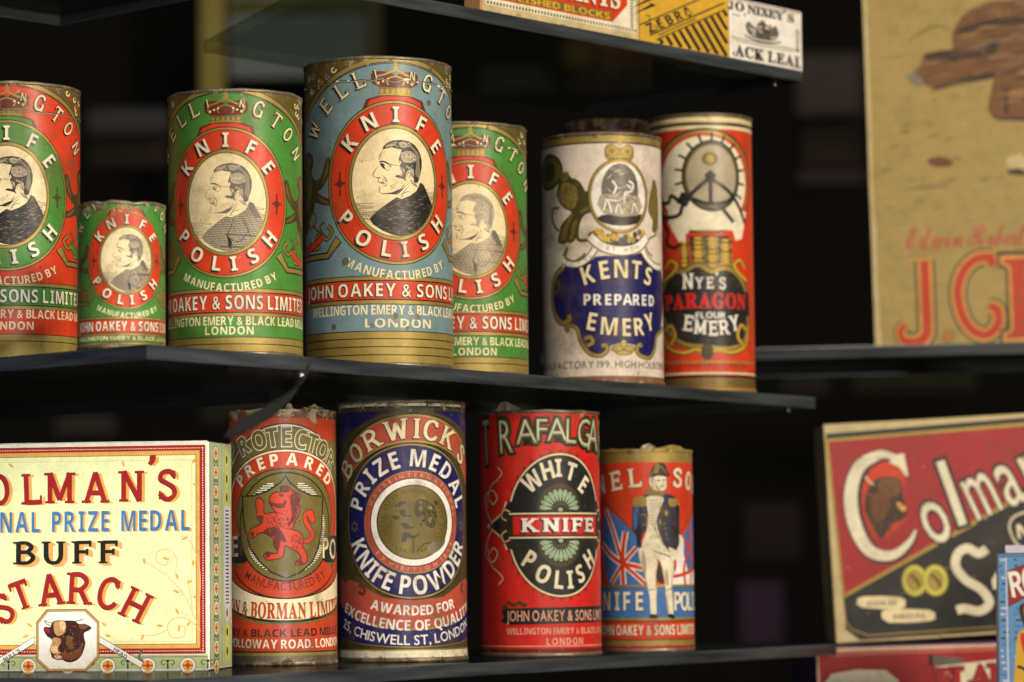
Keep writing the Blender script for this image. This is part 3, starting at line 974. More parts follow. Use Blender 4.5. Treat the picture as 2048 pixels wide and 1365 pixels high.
T = Tin('polish_tin', 757, 147, 112, 1.463, SHELF_MID, 'tallest tin, pale blue-grey with a red oval and black profile portrait', 'tin', G, .45, 8.1)
T.body('bluegrey', torn=.0003)
knife_label(T, 14, 365, 'bluegrey', 'red', ('black', .95), rows=4, jo=.22, jw=3.45, b_red=(1.345, 1.585), b_row=1.735, b_lon=1.915, b_gold=2.02)
seam(T, 160, 9)
T.art.part = 'stain'; rnd = random.Random(77)
for x, y, a in ((693, 524, 7), (668, 655, 6), (742, 652, 5), (790, 632, 6), (831, 634, 7), (792, 642, 4), (812, 657, 4), (748, 262, 3), (640, 258, 3), (858, 205, 5), (862, 140, 4)):
    px, py = T.q(x, y)
    T.art.poly([(px + a * math.cos(k) * rnd.uniform(.7, 1.2), py + a * math.sin(k) * rnd.uniform(.8, 1.4)) for k in [i * .7 for i in range(9)]], rnd.choice(['grey', 'lead', 'lead']), smooth=2)
T.finish()['stain']['kind'] = 'stuff'

T = Tin('polish_tin', 930, 125, 243, 1.53, SHELF_MID, 'green tin with a red oval, half hidden behind the blue-grey tin', 'tin', G, .5, 3.9)
T.body('green', torn=.0005)
knife_label(T, 6, 460, 'green', 'red', ('grey', .3), rows=1, b_red=(1.355, 1.62), b_row=1.785, b_lon=1.95, b_gold=2.03)
seam(T, 290, 14); T.finish()


# ------------------------------------------------------------------ white emery tin with the blue shield
T = Tin('emery_tin', 1205, 120, 264, 1.607, SHELF_MID, 'white emery tin with a blue shield, gold lion and small crowned oval', 'tin', None, .6, 4.4)
T.body('pinkwhite', rim='lead', base='rust', torn=.0002, lip=.0012)
A, Q = T.art, T.Q
A.part = 'label'
T.band(268, 285, 'gold'); T.band(284, 287, 'black'); T.band(270, 272, 'darkgold')
T.band(752, 775, 'rust')
A.part = 'crest'
k = dict(sc=5.248, ox=1080, oy=260)
A.ell(T.r * math.radians(-60), 336, 44, 37, 'darkolive'); A.ell(T.r * math.radians(-60), 336, 38, 31, 'olive'); A.ell(T.r * math.radians(-60), 336, 22, 20, 'darkolive')
A.poly(Q([(470, 840), (500, 760), (560, 700), (560, 640), (500, 640), (430, 690), (400, 780)], **k), 'darkolive', smooth=3)
lion = Q([(215, 560), (215, 500), (260, 460), (310, 455), (345, 500), (400, 520), (450, 570), (490, 650), (520, 740), (540, 850), (470, 850), (440, 900), (380, 990), (340, 1080), (300, 1180), (240, 1200),
          (200, 1170), (220, 1060), (240, 990), (320, 900), (340, 860), (270, 820), (220, 760), (195, 690), (200, 620)], **k)
A.poly(lion, 'darkolive', smooth=3)
A.poly(Q([(230, 620), (260, 560), (330, 560), (390, 600), (410, 700), (380, 800), (330, 830), (260, 780), (215, 710)], **k), 'gold', smooth=3)
A.poly(Q([(330, 900), (360, 900), (300, 1040), (280, 1140), (230, 1160), (250, 1040)], **k), 'olive', smooth=3)
rnd = random.Random(5)
for i in range(70):
    x, y = rnd.uniform(225, 420), rnd.uniform(540, 800)
    A.stroke(Q([(x, y), (x + rnd.uniform(-14, 14), y + 26), (x + rnd.uniform(-20, 20), y + 44)], **k), 1.8, rnd.choice(['darkolive', 'olive', 'darkolive']), taper=True)
for p, m_ in (([(330, 980), (380, 920), (440, 900), (430, 960), (400, 1060), (380, 1150), (330, 1190), (300, 1170), (340, 1100)], 'darkolive'), ([(345, 1000), (390, 940), (410, 950), (385, 1050), (350, 1150), (325, 1160)], 'olive'),
              ([(230, 480), (262, 468), (300, 470), (318, 500), (300, 530), (262, 540), (236, 520)], 'olive'), ([(244, 492), (262, 486), (266, 500), (250, 506)], 'black'), ([(218, 520), (244, 524), (240, 545), (216, 548)], 'darkolive'),
              ([(240, 460), (262, 440), (300, 436), (322, 452), (300, 462), (262, 462)], 'gold'), ([(430, 850), (500, 810), (560, 800), (560, 830), (500, 850), (450, 880)], 'olive')):
    A.poly(Q(p, **k), m_, smooth=3)
A.stroke(Q([(215, 820), (160, 830), (140, 920), (165, 1010), (210, 1060)], **k), 5, 'darkolive', smooth=5)
A.stroke(Q([(540, 850), (470, 880), (420, 960), (400, 1060), (410, 1150), (480, 1160), (560, 1140)], **k), 7, 'darkolive', smooth=5)
A.stroke(Q([(250, 1330), (300, 1240), (280, 1340), (360, 1380), (450, 1330), (480, 1290)], **k), 5, 'olive', smooth=5)
A.poly(Q([(1200, 520), (1240, 600), (1250, 900), (1230, 1080), (1180, 1060), (1190, 960), (1140, 860), (1150, 740), (1180, 620)], **k), 'olive', smooth=3)
A.stroke(Q([(1230, 1100), (1160, 1140), (1110, 1190), (1130, 1280), (1180, 1330)], **k), 4, 'olive', smooth=5)
# blue shield
s4 = dict(sc=4.264, ox=1060, oy=460)
sh = Q([(560, 230), (520, 265), (430, 300), (330, 310), (285, 320), (220, 400), (195, 490), (190, 610), (210, 720), (265, 800), (330, 790), (400, 850), (430, 950), (500, 1045), (590, 1070), (640, 1020),
        (690, 985), (780, 965), (880, 985), (925, 1060), (1000, 1085), (1050, 1010), (1075, 900), (1110, 840), (1125, 700), (1130, 500), (1115, 330), (1040, 300), (990, 250), (960, 190), (880, 215), (760, 225), (640, 220)], **s4)
sh += []
A.poly(sh, 'royal')
A.poly([(x, y) for x, y in Q([(640, 110), (700, 70), (900, 70), (950, 110), (900, 160), (780, 170), (690, 155)], **s4)], 'royal', smooth=2)
bord = Q([(290, 320), (225, 395), (200, 490), (195, 610), (215, 720), (270, 795), (335, 770), (330, 725)], **s4)
for w, c in ((13, 'black'), (9.5, 'gold')): A.stroke(bord, w, c, smooth=4)
for ln in ([(330, 870), (310, 830), (350, 815), (400, 850), (430, 950), (500, 1050), (590, 1072), (650, 1030), (640, 985), (605, 990)],
           [(480, 990), (530, 960), (510, 915), (460, 930)], [(910, 1000), (900, 1040), (940, 1080), (1010, 1090), (1055, 1010), (1075, 900), (1125, 840)], [(940, 1000), (925, 980), (900, 1000)]):
    for w, c in ((10, 'black'), (7, 'gold')): A.stroke(Q(ln, **s4), w, c, smooth=5)
A.stroke(Q([(205, 480), (250, 440), (240, 520), (205, 560)], **s4), 6, 'darkgold', smooth=4)
for dx, dy, aa, bb in ((0, 0, 7, 13), (-13, 5, 11, 6), (13, 5, 11, 6), (0, 13, 16, 4)):
    x, y = T.q(1245, 693); A.ell(x + dx, y + dy, aa + 1.5, bb + 1.5, 'black', 20); A.ell(x + dx, y + dy, aa, bb, 'gold', 20)
# garter oval
A.part = 'medallion'
x0, y0 = T.r * math.radians(18), 392
A.poly([(x0 - 24, 322), (x0 - 30, 296), (x0 - 16, 288), (x0, 296), (x0 + 16, 288), (x0 + 30, 296), (x0 + 24, 322)], 'darkgold', smooth=3)
for dx in (-16, 16): A.ell(x0 + dx, 301, 12, 10, 'gold'); A.ell(x0 + dx, 303, 5, 5, 'darkgold', 16)
A.rect(x0 - 24, 312, x0 + 24, 322, 'gold'); A.ell(x0, 288, 4, 5, 'gold', 12)
for i in range(7): A.ell(x0 - 20 + i * 6.7, 317, 2, 3, 'darkolive', 8)
A.ell(x0, y0, 66, 75, 'black'); A.ell(x0, y0, 64, 73, 'gold'); A.ell(x0, y0, 58, 67.5, 'white')
A.ell(x0 + 1, y0 - 12, 39, 53, 'grey')
A.poly([(x0 - 48, y0 + 44), (x0 - 20, y0 + 36), (x0 + 20, y0 + 40), (x0 + 48, y0 + 34), (x0 + 38, y0 + 54), (x0, y0 + 60), (x0 - 30, y0 + 56)], 'black', smooth=2)
A.poly([(x0 - 40, y0 - 2), (x0 + 42, y0 + 0), (x0 + 38, y0 + 38), (x0 - 34, y0 + 36)], 'midgrey', smooth=2)
for i in range(90):
    x, y = x0 + rnd.uniform(-34, 36), y0 + rnd.uniform(-60, 40)
    if ((x - x0) / 38) ** 2 + ((y - y0 + 10) / 54) ** 2 > 1: continue
    a = rnd.uniform(-.8, .8); l = rnd.uniform(4, 11)
    A.stroke([(x - l * math.cos(a), y - l * math.sin(a)), (x, y + 2), (x + l * math.cos(a), y + l * math.sin(a))], 1.5, rnd.choice(['black', 'black', 'white', 'lead']), taper=True)
for ln in ([(-30, 6), (-6, 10), (10, 0), (24, -14), (14, -22)], [(8, 14), (10, -6), (24, -10), (28, -24), (18, -30)], [(-34, 30), (-26, 8), (-18, 34)], [(-10, 34), (-4, 16), (4, 36)], [(24, 34), (30, 14), (38, 30)], [(-16, -30), (-8, -18), (-14, -4)]):
    A.stroke([(x0 + a, y0 + b) for a, b in ln], 6, 'black', smooth=4); A.stroke([(x0 + a, y0 + b) for a, b in ln], 4, 'white', smooth=4)
# foliage and ribbon
for i in range(26):
    a = rnd.uniform(-1, 1); x, y = x0 + a * 62, y0 + 72 + 14 * (1 - abs(a)) + rnd.uniform(-5, 8)
    A.poly([(x - 6, y), (x, y - 7), (x + 6, y), (x, y + 8)], rnd.choice(['gold', 'olive', 'darkolive', 'yellow']), smooth=2)
A.part = 'ribbon'
for w, c in ((21, 'black'), (18.5, 'gold'), (15, 'white')):
    A.stroke([(x0 - 62, y0 + 80), (x0 - 36, y0 + 102), (x0, y0 + 110), (x0 + 36, y0 + 102), (x0 + 62, y0 + 80)], w, c, smooth=6)
for w, c in ((15, 'black'), (13, 'gold'), (9, 'white')):
    A.stroke(Q([(290, 260), (340, 290), (420, 290), (500, 240), (560, 160)], **s4), w, c, smooth=6)
    A.stroke(Q([(960, 180), (1000, 250), (1060, 310), (1110, 330)], **s4), w, c, smooth=6)
A.part = 'lettering'
A.letters([('E', x0 - 26, y0 + 104.5, 14), ('T', x0 - 15, y0 + 107, 8), ('M', x0 + 10, y0 + 108.5, -4), ('O', x0 + 23, y0 + 106, -12), ('N', x0 + 35, y0 + 102, -18)], 8.5, 'black', bold=.0)
A.letters([(c, *T.q(1060 + x / 4.264, 460 + y / 4.264), -8) for c, x, y in (('D', 425, 272), ('I', 455, 262), ('E', 480, 250), ('U', 515, 228))], 6.5, 'black', bold=.0)
kt = dict(bold=.02, shadow=(-1.6, 2.6, 'black'))
pts = [(c, *T.q(1060 + x / 4.264, 460 + y / 4.264), rot) for c, x, y, rot in (('K', 495, 385, -16), ('E', 635, 345, -8), ('N', 775, 335, 0), ('T', 905, 345, 5), ('S', 1005, 400, 14))]
A.letters(pts, 35, 'cream', xs=.86, **kt)
A.letters([(c, *T.q(1060 + x / 4.264, 460 + y / 4.264), 0) for c, x, y in zip('PREPARED', (487, 575, 665, 745, 825, 900, 967, 1030), (595, 596, 597, 597, 598, 600, 603, 608))], 21, 'white', xs=.95, bold=.024)
A.letters([(c, *T.q(1060 + x / 4.264, 460 + y / 4.264), rot) for c, x, y, rot in (('E', 525, 785, 12), ('M', 670, 825, 5), ('E', 815, 835, 0), ('R', 920, 830, -6), ('Y', 1010, 790, -14))], 34, 'cream', xs=.86, **kt)
A.text('MANUFACTORY 199. HIGH HOLBORN', -2, 729, 14.5, 'slate', width=338, gap=.2, bold=.0)
T.finish()

# brown lid of a tin behind it
T = Tin('plain_tin', 1222, 88, 238, 1.76, SHELF_MID, 'brown rusty tin showing only its lid above the white emery tin', 'tin', None, .9, 6.0)
T.body('brown', rim='brown', base='brown', torn=.0004, lip=.001)
A = T.art; A.part = 'label'; T.band(243, 260, 'darkbrown'); T.band(300, 700, 'brown'); T.finish()

# ------------------------------------------------------------------ orange emery tin with the gear wheel
T = Tin('emery_tin', 1404, 102, 226, 1.685, SHELF_MID, 'orange-red emery tin with a white arch, a spoked wheel and gold cannons', 'tin', None, .35, 7.7)
T.body('red', rim='lead', base='gold', torn=.0001, lip=.0011)
A, Q = T.art, T.Q
A.part = 'label'
T.band(229, 240, 'black'); T.band(232, 246, 'gold'); T.band(235, 243, 'cream'); T.band(246, 251, 'black'); T.band(251, 258, 'cream')
T.band(722, 726, 'gold'); T.band(745, 749, 'cream'); T.band(750, 756, 'black'); T.band(757, 775, 'darkgold')
k = dict(sc=4.709, ox=1290, oy=230)
x0 = T.q(1412, 400)[0]
A.part = 'arch'
A.ell(x0, 362, 118, 106, 'black'); A.ell(x0, 362, 114, 102, 'gold'); A.ell(x0, 364, 108, 97, 'red'); A.ell(x0, 364, 98, 92, 'ivory')
A.poly([(x0 - 80, 408), (x0 - 78, 440), (x0 - 66, 466), (x0 - 58, 478), (x0 - 38, 476), (x0 - 34, 460), (x0 + 58, 460), (x0 + 64, 480), (x0 + 82, 476), (x0 + 98, 420)], 'ivory')
A.rect(x0 - 120, 462, x0 - 30, 480, 'red')
A.poly([(x0 - 80, 440), (x0 - 52, 486), (x0 - 34, 482), (x0 - 34, 440)], 'ivory')
A.stroke([(x0 - 100, 425), (x0 - 80, 462), (x0 - 84, 482), (x0 - 66, 494), (x0 - 46, 484)], 7, 'black', smooth=5)
A.part = 'wheel'
wx, wy = T.q(1427, 352)
A.ring(wx, wy, 62, 72, 52, 62, 'slate'); A.ell(wx, wy, 52, 62, 'midgrey'); A.ring(wx, wy, 57, 67, 54, 64, 'olive')
for i in range(13):
    a = math.radians(-120 + i * 20)
    A.stroke([(wx + 60 * math.sin(a), wy - 70 * math.cos(a)), (wx + 78 * math.sin(a), wy - 87 * math.cos(a))], 5, 'slate')
A.ell(wx - 4, wy - 34, 17, 13, 'olive'); A.ell(wx - 4, wy - 34, 8, 9, 'gold')
A.poly([(wx - 16, wy - 2), (wx - 4, wy - 12), (wx + 8, wy - 2), (wx + 4, wy + 14), (wx - 10, wy + 14)], 'slate')
for ln in ([(-6, 4), (-40, 34), (-60, 58), (-70, 78), (-108, 80)], [(-6, 4), (34, 30), (60, 60), (78, 92)], [(-62, 54), (-86, 36), (-92, 50), (-112, 50)], [(-40, 46), (-10, 56), (30, 52), (46, 38)], [(10, 56), (24, 70), (44, 92)], [(-4, 10), (-4, 54)]):
    A.stroke([(wx + a, wy + b) for a, b in ln], 8, 'slate', smooth=3)
A.poly([(wx - 62, wy + 30), (wx - 40, wy + 40), (wx - 52, wy + 62), (wx - 74, wy + 52)], 'slate')
A.part = 'cannons'
A.rect(x0 - 40, 466, x0 + 54, 560, 'red'); A.poly([(x0 - 32, 472), (x0 + 48, 472), (x0 + 42, 545), (x0 - 26, 545)], 'black')
rnd = random.Random(8)
for cx, w, h0, h1 in ((x0 - 42, 11, 482, 550), (x0 - 14, 15, 474, 560), (x0 + 14, 13, 474, 560), (x0 + 42, 14, 478, 560)):
    A.poly([(cx - w * .8, h0), (cx + w * .8, h0), (cx + w, h1), (cx - w, h1)], 'darkgold')
    A.poly([(cx - w * .5, h0), (cx + w * .3, h0), (cx + w * .4, h1), (cx - w * .6, h1)], 'yellow')
    for j in range(9): A.stroke([(cx - w, h0 + 5 + j * 9), (cx, h0 + 8 + j * 9), (cx + w, h0 + 5 + j * 9)], 2.4, rnd.choice(['darkolive', 'gold', 'black']))
A.part = 'cartouche'
cart = [(x0 - 96, 608), (x0 - 92, 575), (x0 - 70, 548), (x0 - 40, 545), (x0 - 16, 534), (x0 + 10, 548), (x0 + 40, 540), (x0 + 70, 556), (x0 + 92, 590), (x0 + 94, 640), (x0 + 80, 680), (x0 + 40, 694), (x0, 690), (x0 - 44, 684), (x0 - 80, 656)]
A.stroke(cart, 24, 'darkgold', closed=True, smooth=4); A.stroke(cart, 14, 'gold', closed=True, smooth=4); A.poly(cart, 'slate', smooth=3)
A.rect(x0 - 104, 582, x0 + 104, 630, 'slate')
for s in (-1, 1):
    for ln in ([(96, 560), (70, 545), (60, 530), (76, 520), (90, 536)], [(100, 650), (88, 690), (50, 706), (20, 700), (0, 716)], [(92, 660), (76, 650), (66, 672), (80, 690)]):
        A.stroke([(x0 + s * a, b) for a, b in ln], 10, 'darkgold', smooth=5); A.stroke([(x0 + s * a, b - 1) for a, b in ln], 5, 'yellow', smooth=5)
A.poly([(x0 - 8, 690), (x0 + 8, 690), (x0 + 12, 710), (x0, 722), (x0 - 12, 710)], 'darkolive', smooth=3)
A.part = 'lettering'
xn = x0 + 3
A.letters([('N', xn - 40, 562, 0, 30), ('Y', xn - 17, 566, 0, 22), ('E', xn + 4, 566, 0, 22), ('’', xn + 18, 556, 0, 22), ('S', xn + 30, 567, 0, 23)], 24, 'white', font='latin', bold=.010)
A.text('PARAGON', x0 - 1, 601, 29, 'scarlet', font='serif', width=182, bow=-2, bold=.024)
A.text('FLOUR', x0 + 8, 631, 12, 'white', width=60, bold=.02, bow=-1)
A.letters([('E', x0 - 37, 646, 10, 30), ('M', x0 - 13, 654, 5, 28), ('E', x0 + 12, 657, 0, 28), ('R', x0 + 35, 655, -5, 28), ('Y', x0 + 58, 646, -10, 30)], 28, 'white', font='latin', bold=.010)
A.text('SOLE CITY MANUFACTURED BY', x0 - 6, 732, 8, 'maroon', width=196, bold=.0)
T.finish()


# ------------------------------------------------------------------ lower shelf: red and olive tin with the lion
T = Tin('polish_tin', 565, 108, 818, 1.47, SHELF_LOW, 'olive and red tin with a red lion on a shield and a torn brown top', 'tin', None, .85, 11.5)
T.body('olive', rim='brown', base='lead', torn=.0007)
A, Q = T.art, T.Q
k = dict(sc=2.294, ox=430, oy=770)
A.part = 'label'
T.band(805, 880, 'signred'); T.band(800, 836, 'brown')
xm = T.q(572, 1000)[0]
R_ = math.pi * T.r
wide = [xm + R_ * (i / 30 - 1) for i in range(61)]
par = lambda yc, kk: [(x, yc + kk * (x - xm) ** 2) for x in wide if abs(x - xm) < 190]


def swath(y1, k1, y2, k2, mat):
    A.poly(par(y1, k1) + par(y2, k2)[::-1], mat)


swath(846, .0045, 1110, .0, 'black'); swath(849, .0045, 1110, .0, 'ivory'); swath(852, .0045, 1110, .0, 'black'); swath(854, .0045, 1112, 0, 'olive')
A.part = 'lettering'
A.letters([(c, *T.q(430 + x / 2.294, 770 + y / 2.294), rot, h) for c, x, y, rot, h in (('P', 82, 310, -38, 36), ('R', 135, 280, -28, 36), ('O', 205, 256, -16, 36), ('T', 265, 243, -8, 36), ('E', 330, 240, 0, 36),
          ('C', 395, 252, 8, 36), ('T', 447, 270, 16, 36), ('O', 493, 300, 26, 36), ('R', 530, 345, 36, 36))], 36, 'olive', bold=.030, xs=.84, outline=(.034, 'ivory'), shadow=(-1, 1.5, 'black'))
A.part = 'label'
cy = 1030
A.ring(xm, cy, 150, 132, 112, 92, 'black', -112, 112); A.ring(xm, cy, 148, 130, 114, 94, 'ivory', -112, 112); A.ring(xm, cy, 145, 127, 114, 94, 'signred', -112, 112)
A.rect(-R_, 1072, xm - 40, 1126, 'slate'); A.rect(xm + 40, 1072, R_, 1126, 'slate')
A.ell(xm, 1054, 104, 110, 'black'); A.ell(xm, 1054, 101, 107, 'olive')
for ang, e in ((-42, 1), (42, 1), (-138, 1), (138, 1), (-90, .8), (90, .8)):
    a = math.radians(ang); ex, ey = xm + 76 * math.sin(a), 1054 - 84 * math.cos(a)
    t = math.radians(ang + 0); cs, sn = math.cos(t), math.sin(t)
    lens = [(ex + u * cs - v * sn, ey + u * sn + v * cs) for u, v in [(36 * math.cos(q) * e, 13 * math.sin(q)) for q in [i * math.pi / 10 for i in range(20)]]]
    A.poly(lens, 'black'); A.hatch(lens, 0 if abs(ang) != 90 else 0, 4.2, 2.3, 'ivory')
shield = Q([(325, 418), (300, 450), (240, 490), (180, 510), (130, 512), (132, 600), (142, 670), (165, 750), (205, 810), (260, 860), (325, 888), (385, 862), (440, 815), (470, 750), (486, 660), (492, 512), (440, 508), (385, 482), (345, 450)], **k)
A.part = 'shield'
A.poly(shield, 'olive'); A.stroke(shield, 3.4, 'black', closed=True)
l = dict(sc=5.458, ox=470, oy=930)
A.part = 'lion'
parts = [
    [(500, 250), (560, 235), (620, 280), (690, 320), (720, 350), (690, 380), (705, 480), (680, 560), (640, 640), (620, 700), (540, 690), (480, 640), (420, 600), (460, 540), (400, 450), (390, 350), (440, 305), (510, 300)],
    [(240, 380), (280, 365), (315, 400), (320, 470), (330, 540), (430, 520), (560, 560), (600, 690), (700, 740), (740, 830), (730, 900), (770, 960), (775, 1050), (720, 1090), (650, 1085), (680, 1045), (715, 1030), (690, 960),
     (590, 900), (540, 880), (520, 1000), (440, 1030), (350, 1035), (320, 990), (360, 955), (410, 970), (470, 960), (430, 880), (420, 800), (310, 740), (240, 760), (200, 800), (160, 770), (190, 700), (300, 640), (250, 590), (250, 520), (235, 440)],
    [(750, 530), (800, 495), (850, 520), (860, 630), (810, 610), (790, 560), (770, 560), (800, 640), (850, 730), (850, 800), (790, 855), (730, 830), (800, 800), (820, 750), (760, 660), (740, 590)]]
for p in parts: A.stroke(Q(p, **l), 4, 'maroon', closed=True, smooth=3)
for p in parts: A.poly(Q(p, **l), 'red', smooth=3)
for p in ([(500, 250), (560, 238), (600, 290), (510, 305)], [(620, 300), (700, 340), (690, 480), (640, 620), (560, 680), (620, 560), (600, 400)], [(370, 400), (440, 420), (520, 420), (560, 380), (540, 470), (450, 470), (390, 440)],
          [(310, 740), (360, 690), (480, 690), (560, 820), (540, 850), (430, 790)], [(250, 560), (320, 560), (300, 640), (260, 620)], [(430, 800), (500, 820), (470, 950), (440, 900)], [(480, 320), (530, 320), (540, 345), (500, 350)], [(170, 740), (220, 740), (200, 795)], [(330, 960), (400, 975), (350, 1020)], [(660, 1050), (720, 1040), (740, 1080), (680, 1085)]):
    A.poly(Q(p, **l), 'maroon', smooth=2)
rnd = random.Random(4)
for i in range(170):
    x, y = rnd.choice([(rnd.uniform(520, 700), rnd.uniform(320, 640)), (rnd.uniform(330, 580), rnd.uniform(560, 680)), (rnd.uniform(600, 740), rnd.uniform(740, 900))])
    A.stroke(Q([(x, y), (x + 10, y + 16), (x + rnd.uniform(-6, 16), y + 36)], **l), 1.5, rnd.choice(['maroon', 'maroon', 'darkbrown', 'red']), taper=True)
for p in parts[:2]: A.stroke(Q(p, **l), 1.3, 'darkbrown', closed=True, smooth=3)
A.part = 'label'
swath(1172, -.0030, 1340, .0, 'black'); swath(1174, -.0030, 1340, 0, 'signred')
A.ring(xm, 1054, 104, 110, 150, 142, 'signred', 128, 232); A.ring(xm, 1054, 150, 142, 153, 145, 'black', 126, 234)
swath(1196, -.0022, 1340, 0, 'black'); swath(1199, -.0022, 1340, 0, 'cream'); swath(1241, -.0014, 1340, 0, 'black'); swath(1246, -.0014, 1340, 0, 'olive'); swath(1250, -.0012, 1340, 0, 'signred')
T.band(1303, 1306, 'black'); T.band(1306, 1322, 'gold'); T.band(1312, 1340, 'lead')
A.part = 'lettering'
A.arc('PREPARED', xm, cy, 129, 111, -50, 50, 23, 'ivory', bold=.03, xs=.98)
A.text('MANUFACTURED BY', xm, 1173, 17, 'maroon', width=172, bow=26, bold=.01)
A.letters([('E', *T.q(471, 1093), 0, 40, 1.0), ('F', *T.q(459, 1090), 0, 40), ('P', *T.q(650, 1096), 0, 40), ('O', *T.q(665, 1098), 0, 40)], 40, 'cream', bold=.012, xs=.75)
A.text('SON & BORMAN LIMITED', 10, 1222, 31, 'signred', font='serif', width=312, bow=12, bold=.0, outline=(.018, 'maroon'))
A.text('EMERY & BLACK LEAD MILLS', -12, 1267, 15, 'black', width=312, bow=5, bold=.024)
A.text('HOLLOWAY ROAD. LONDON', xm + 4, 1289, 17, 'ivory', width=290, bow=4, bold=.02)
T.finish()
# torn paper standing up from its top
rndt = random.Random(12)
V, F = [], []
for i in range(26):
    th = math.radians(-60 + i * 5.2); d = T.f * math.cos(th) + T.rt * math.sin(th)
    for j in range(3):
        rr = T.R * (1 - .10 * j * rndt.uniform(.6, 1.5)); z = T.H - .0022 + j * .0014 * rndt.uniform(.3, 1.5) * (1.3 if i > 12 else .6)
        V.append((d.x * rr, d.y * rr, z))
for i in range(25):
    for j in range(2): F.append((i * 3 + j, (i + 1) * 3 + j, (i + 1) * 3 + j + 1, i * 3 + j + 1))
mesh_obj('torn_paper', V, F, [ink('brown')], None, T.root, smooth=False)

# ------------------------------------------------------------------ blue medal tin
T = Tin('powder_tin', 805, 128, 800, 1.51, SHELF_LOW, 'dark blue knife powder tin with a brown medal ringed in white', 'tin', None, .75, 13.1)
T.body('darkolive', rim='lead', base='lead', torn=.0003, lip=.0009)
A, Q = T.art, T.Q
x0 = 23.0
R_ = math.pi * T.r
A.part = 'label'
T.band(803, 812, 'ivory'); T.band(812, 815, 'black'); T.band(1299, 1302, 'gold'); T.band(1302, 1316, 'ivory')
for s in (-1, 1): A.poly([(x0 + s * 40, 822), (x0 + s * 230, 822), (x0 + s * 230, 930), (x0 + s * 150, 865), (x0 + s * 90, 838)], 'royal')
A.ring(x0, 1110, 232, 284, 196, 222, 'black', -52, 52); A.ring(x0, 1110, 229, 281, 199, 225, 'gold', -52, 52); A.ring(x0, 1110, 226, 277, 202, 229, 'pinkred', -52, 52)
rnd = random.Random(2)
for s in (-1, 1):
    for i in range(12):
        a = rnd.uniform(150, 220); y = rnd.uniform(960, 1150)
        A.stroke([(x0 + s * a, y), (x0 + s * (a + 10), y - 8), (x0 + s * (a + 14), y + 6), (x0 + s * (a + 4), y + 10)], 3, 'olive', smooth=4)
# lower banners
low = lambda yc, kk: [(x0 - 210 + 420 * i / 30, yc - kk * (i / 15 - 1) ** 2) for i in range(31)]


def sw(y1, k1, y2, k2, m): A.poly(low(y1, k1) + low(y2, k2)[::-1], m)


A.poly([(x0 - 150, 1158), (x0 - 118, 1166), (x0 - 60, 1196), (x0, 1210), (x0 + 60, 1196), (x0 + 118, 1166), (x0 + 150, 1158), (x0 + 210, 1200), (x0 + 210, 1220), (x0 - 210, 1220), (x0 - 210, 1200)], 'pinkred')
sw(1200, 60, 1262, 62, 'pinkred'); sw(1258, 66, 1296, 26, 'gold'); sw(1261, 66, 1294, 24, 'royal')
A.part = 'medal_ring'
A.ell(x0 - 4, 1043, 150, 158, 'black', 96); A.ell(x0 - 4, 1043, 147, 155, 'gold', 96); A.ell(x0 - 4, 1043, 144, 152, 'royal', 96)
A.ell(x0, 1045, 103, 103, 'gold', 96); A.ell(x0, 1045, 101, 101, 'pinkred', 96); A.ell(x0, 1045, 89, 89, 'black', 96); A.ell(x0, 1045, 87, 87, 'white', 96); A.ell(x0, 1045, 75, 75, 'black', 96)
A.part = 'medal'
A.ell(x0, 1045, 73, 73, 'darkgold', 96); A.ell(x0 - 3, 1043, 64, 65, 'olive', 96); A.ell(x0 - 5, 1043, 56, 58, 'darkgold', 96)
c = dict(sc=7.18, ox=740, oy=950)
for m_, p in (('olive', [(330, 430), (430, 400), (560, 400), (640, 420), (660, 560), (720, 640), (760, 740), (850, 800), (890, 880), (840, 960), (700, 1000), (640, 1080), (560, 1060), (600, 960), (470, 960), (450, 880), (430, 850), (350, 860), (320, 780), (380, 700), (440, 640), (330, 560)]),
              ('darkolive', [(640, 420), (700, 350), (820, 370), (920, 450), (940, 600), (930, 700), (880, 770), (780, 720), (700, 620), (640, 560)]), ('darkolive', [(360, 440), (440, 385), (540, 380), (470, 430), (400, 470)]),
              ('darkolive', [(330, 590), (400, 590), (430, 620), (380, 650)]), ('darkolive', [(420, 520), (500, 500), (520, 580), (600, 580), (560, 610), (460, 590)]), ('darkolive', [(445, 690), (540, 700), (580, 750), (660, 750), (560, 775), (490, 770)]),
              ('darkolive', [(480, 830), (560, 840), (620, 880), (710, 830), (640, 910), (540, 900), (520, 950), (450, 960)])):
    A.poly(Q(p, **c), m_, smooth=3)
for i in range(40):
    x, y = rnd.uniform(660, 920), rnd.uniform(380, 740)
    A.stroke(Q([(x, y), (x + 24, y - 20), (x + 44, y + 6), (x + 20, y + 24)], **c), 1.7, rnd.choice(['gold', 'olive', 'black']), taper=True, smooth=3)
for i in range(38):
    a = math.radians(40 + i * 8.2)
    if i % 6: A.stroke([(x0 - 3 + 58 * math.sin(a), 1043 - 59 * math.cos(a)), (x0 - 3 + 63 * math.sin(a), 1043 - 64 * math.cos(a))], 2.2, 'darkolive')
A.stroke(Q([(600, 900), (620, 1000), (610, 1080)], **c), 2, 'darkolive'); A.stroke(Q([(670, 1090), (760, 1000), (860, 970)], **c), 2.4, 'darkolive', smooth=4)
A.poly(Q([(820, 1040), (900, 960), (1000, 960), (1060, 900), (1060, 980), (980, 1080), (880, 1140), (830, 1120)], **c), 'lead', smooth=3)
A.part = 'lettering'
A.arc("BORWICK'S", x0, 1110, 214, 253, -47, 36, 39, 'cream', font='latin', bold=.008, outline=(.022, 'black'), shadow=(-1.5, 2, 'black'), xs=1.25)
A.arc('PRIZE MEDAL', x0 - 3, 1044, 124, 127, -73, 71, 33, 'white', bold=.024, xs=.86, gap=.2, shadow=(-1.2, 1.6, 'black'))
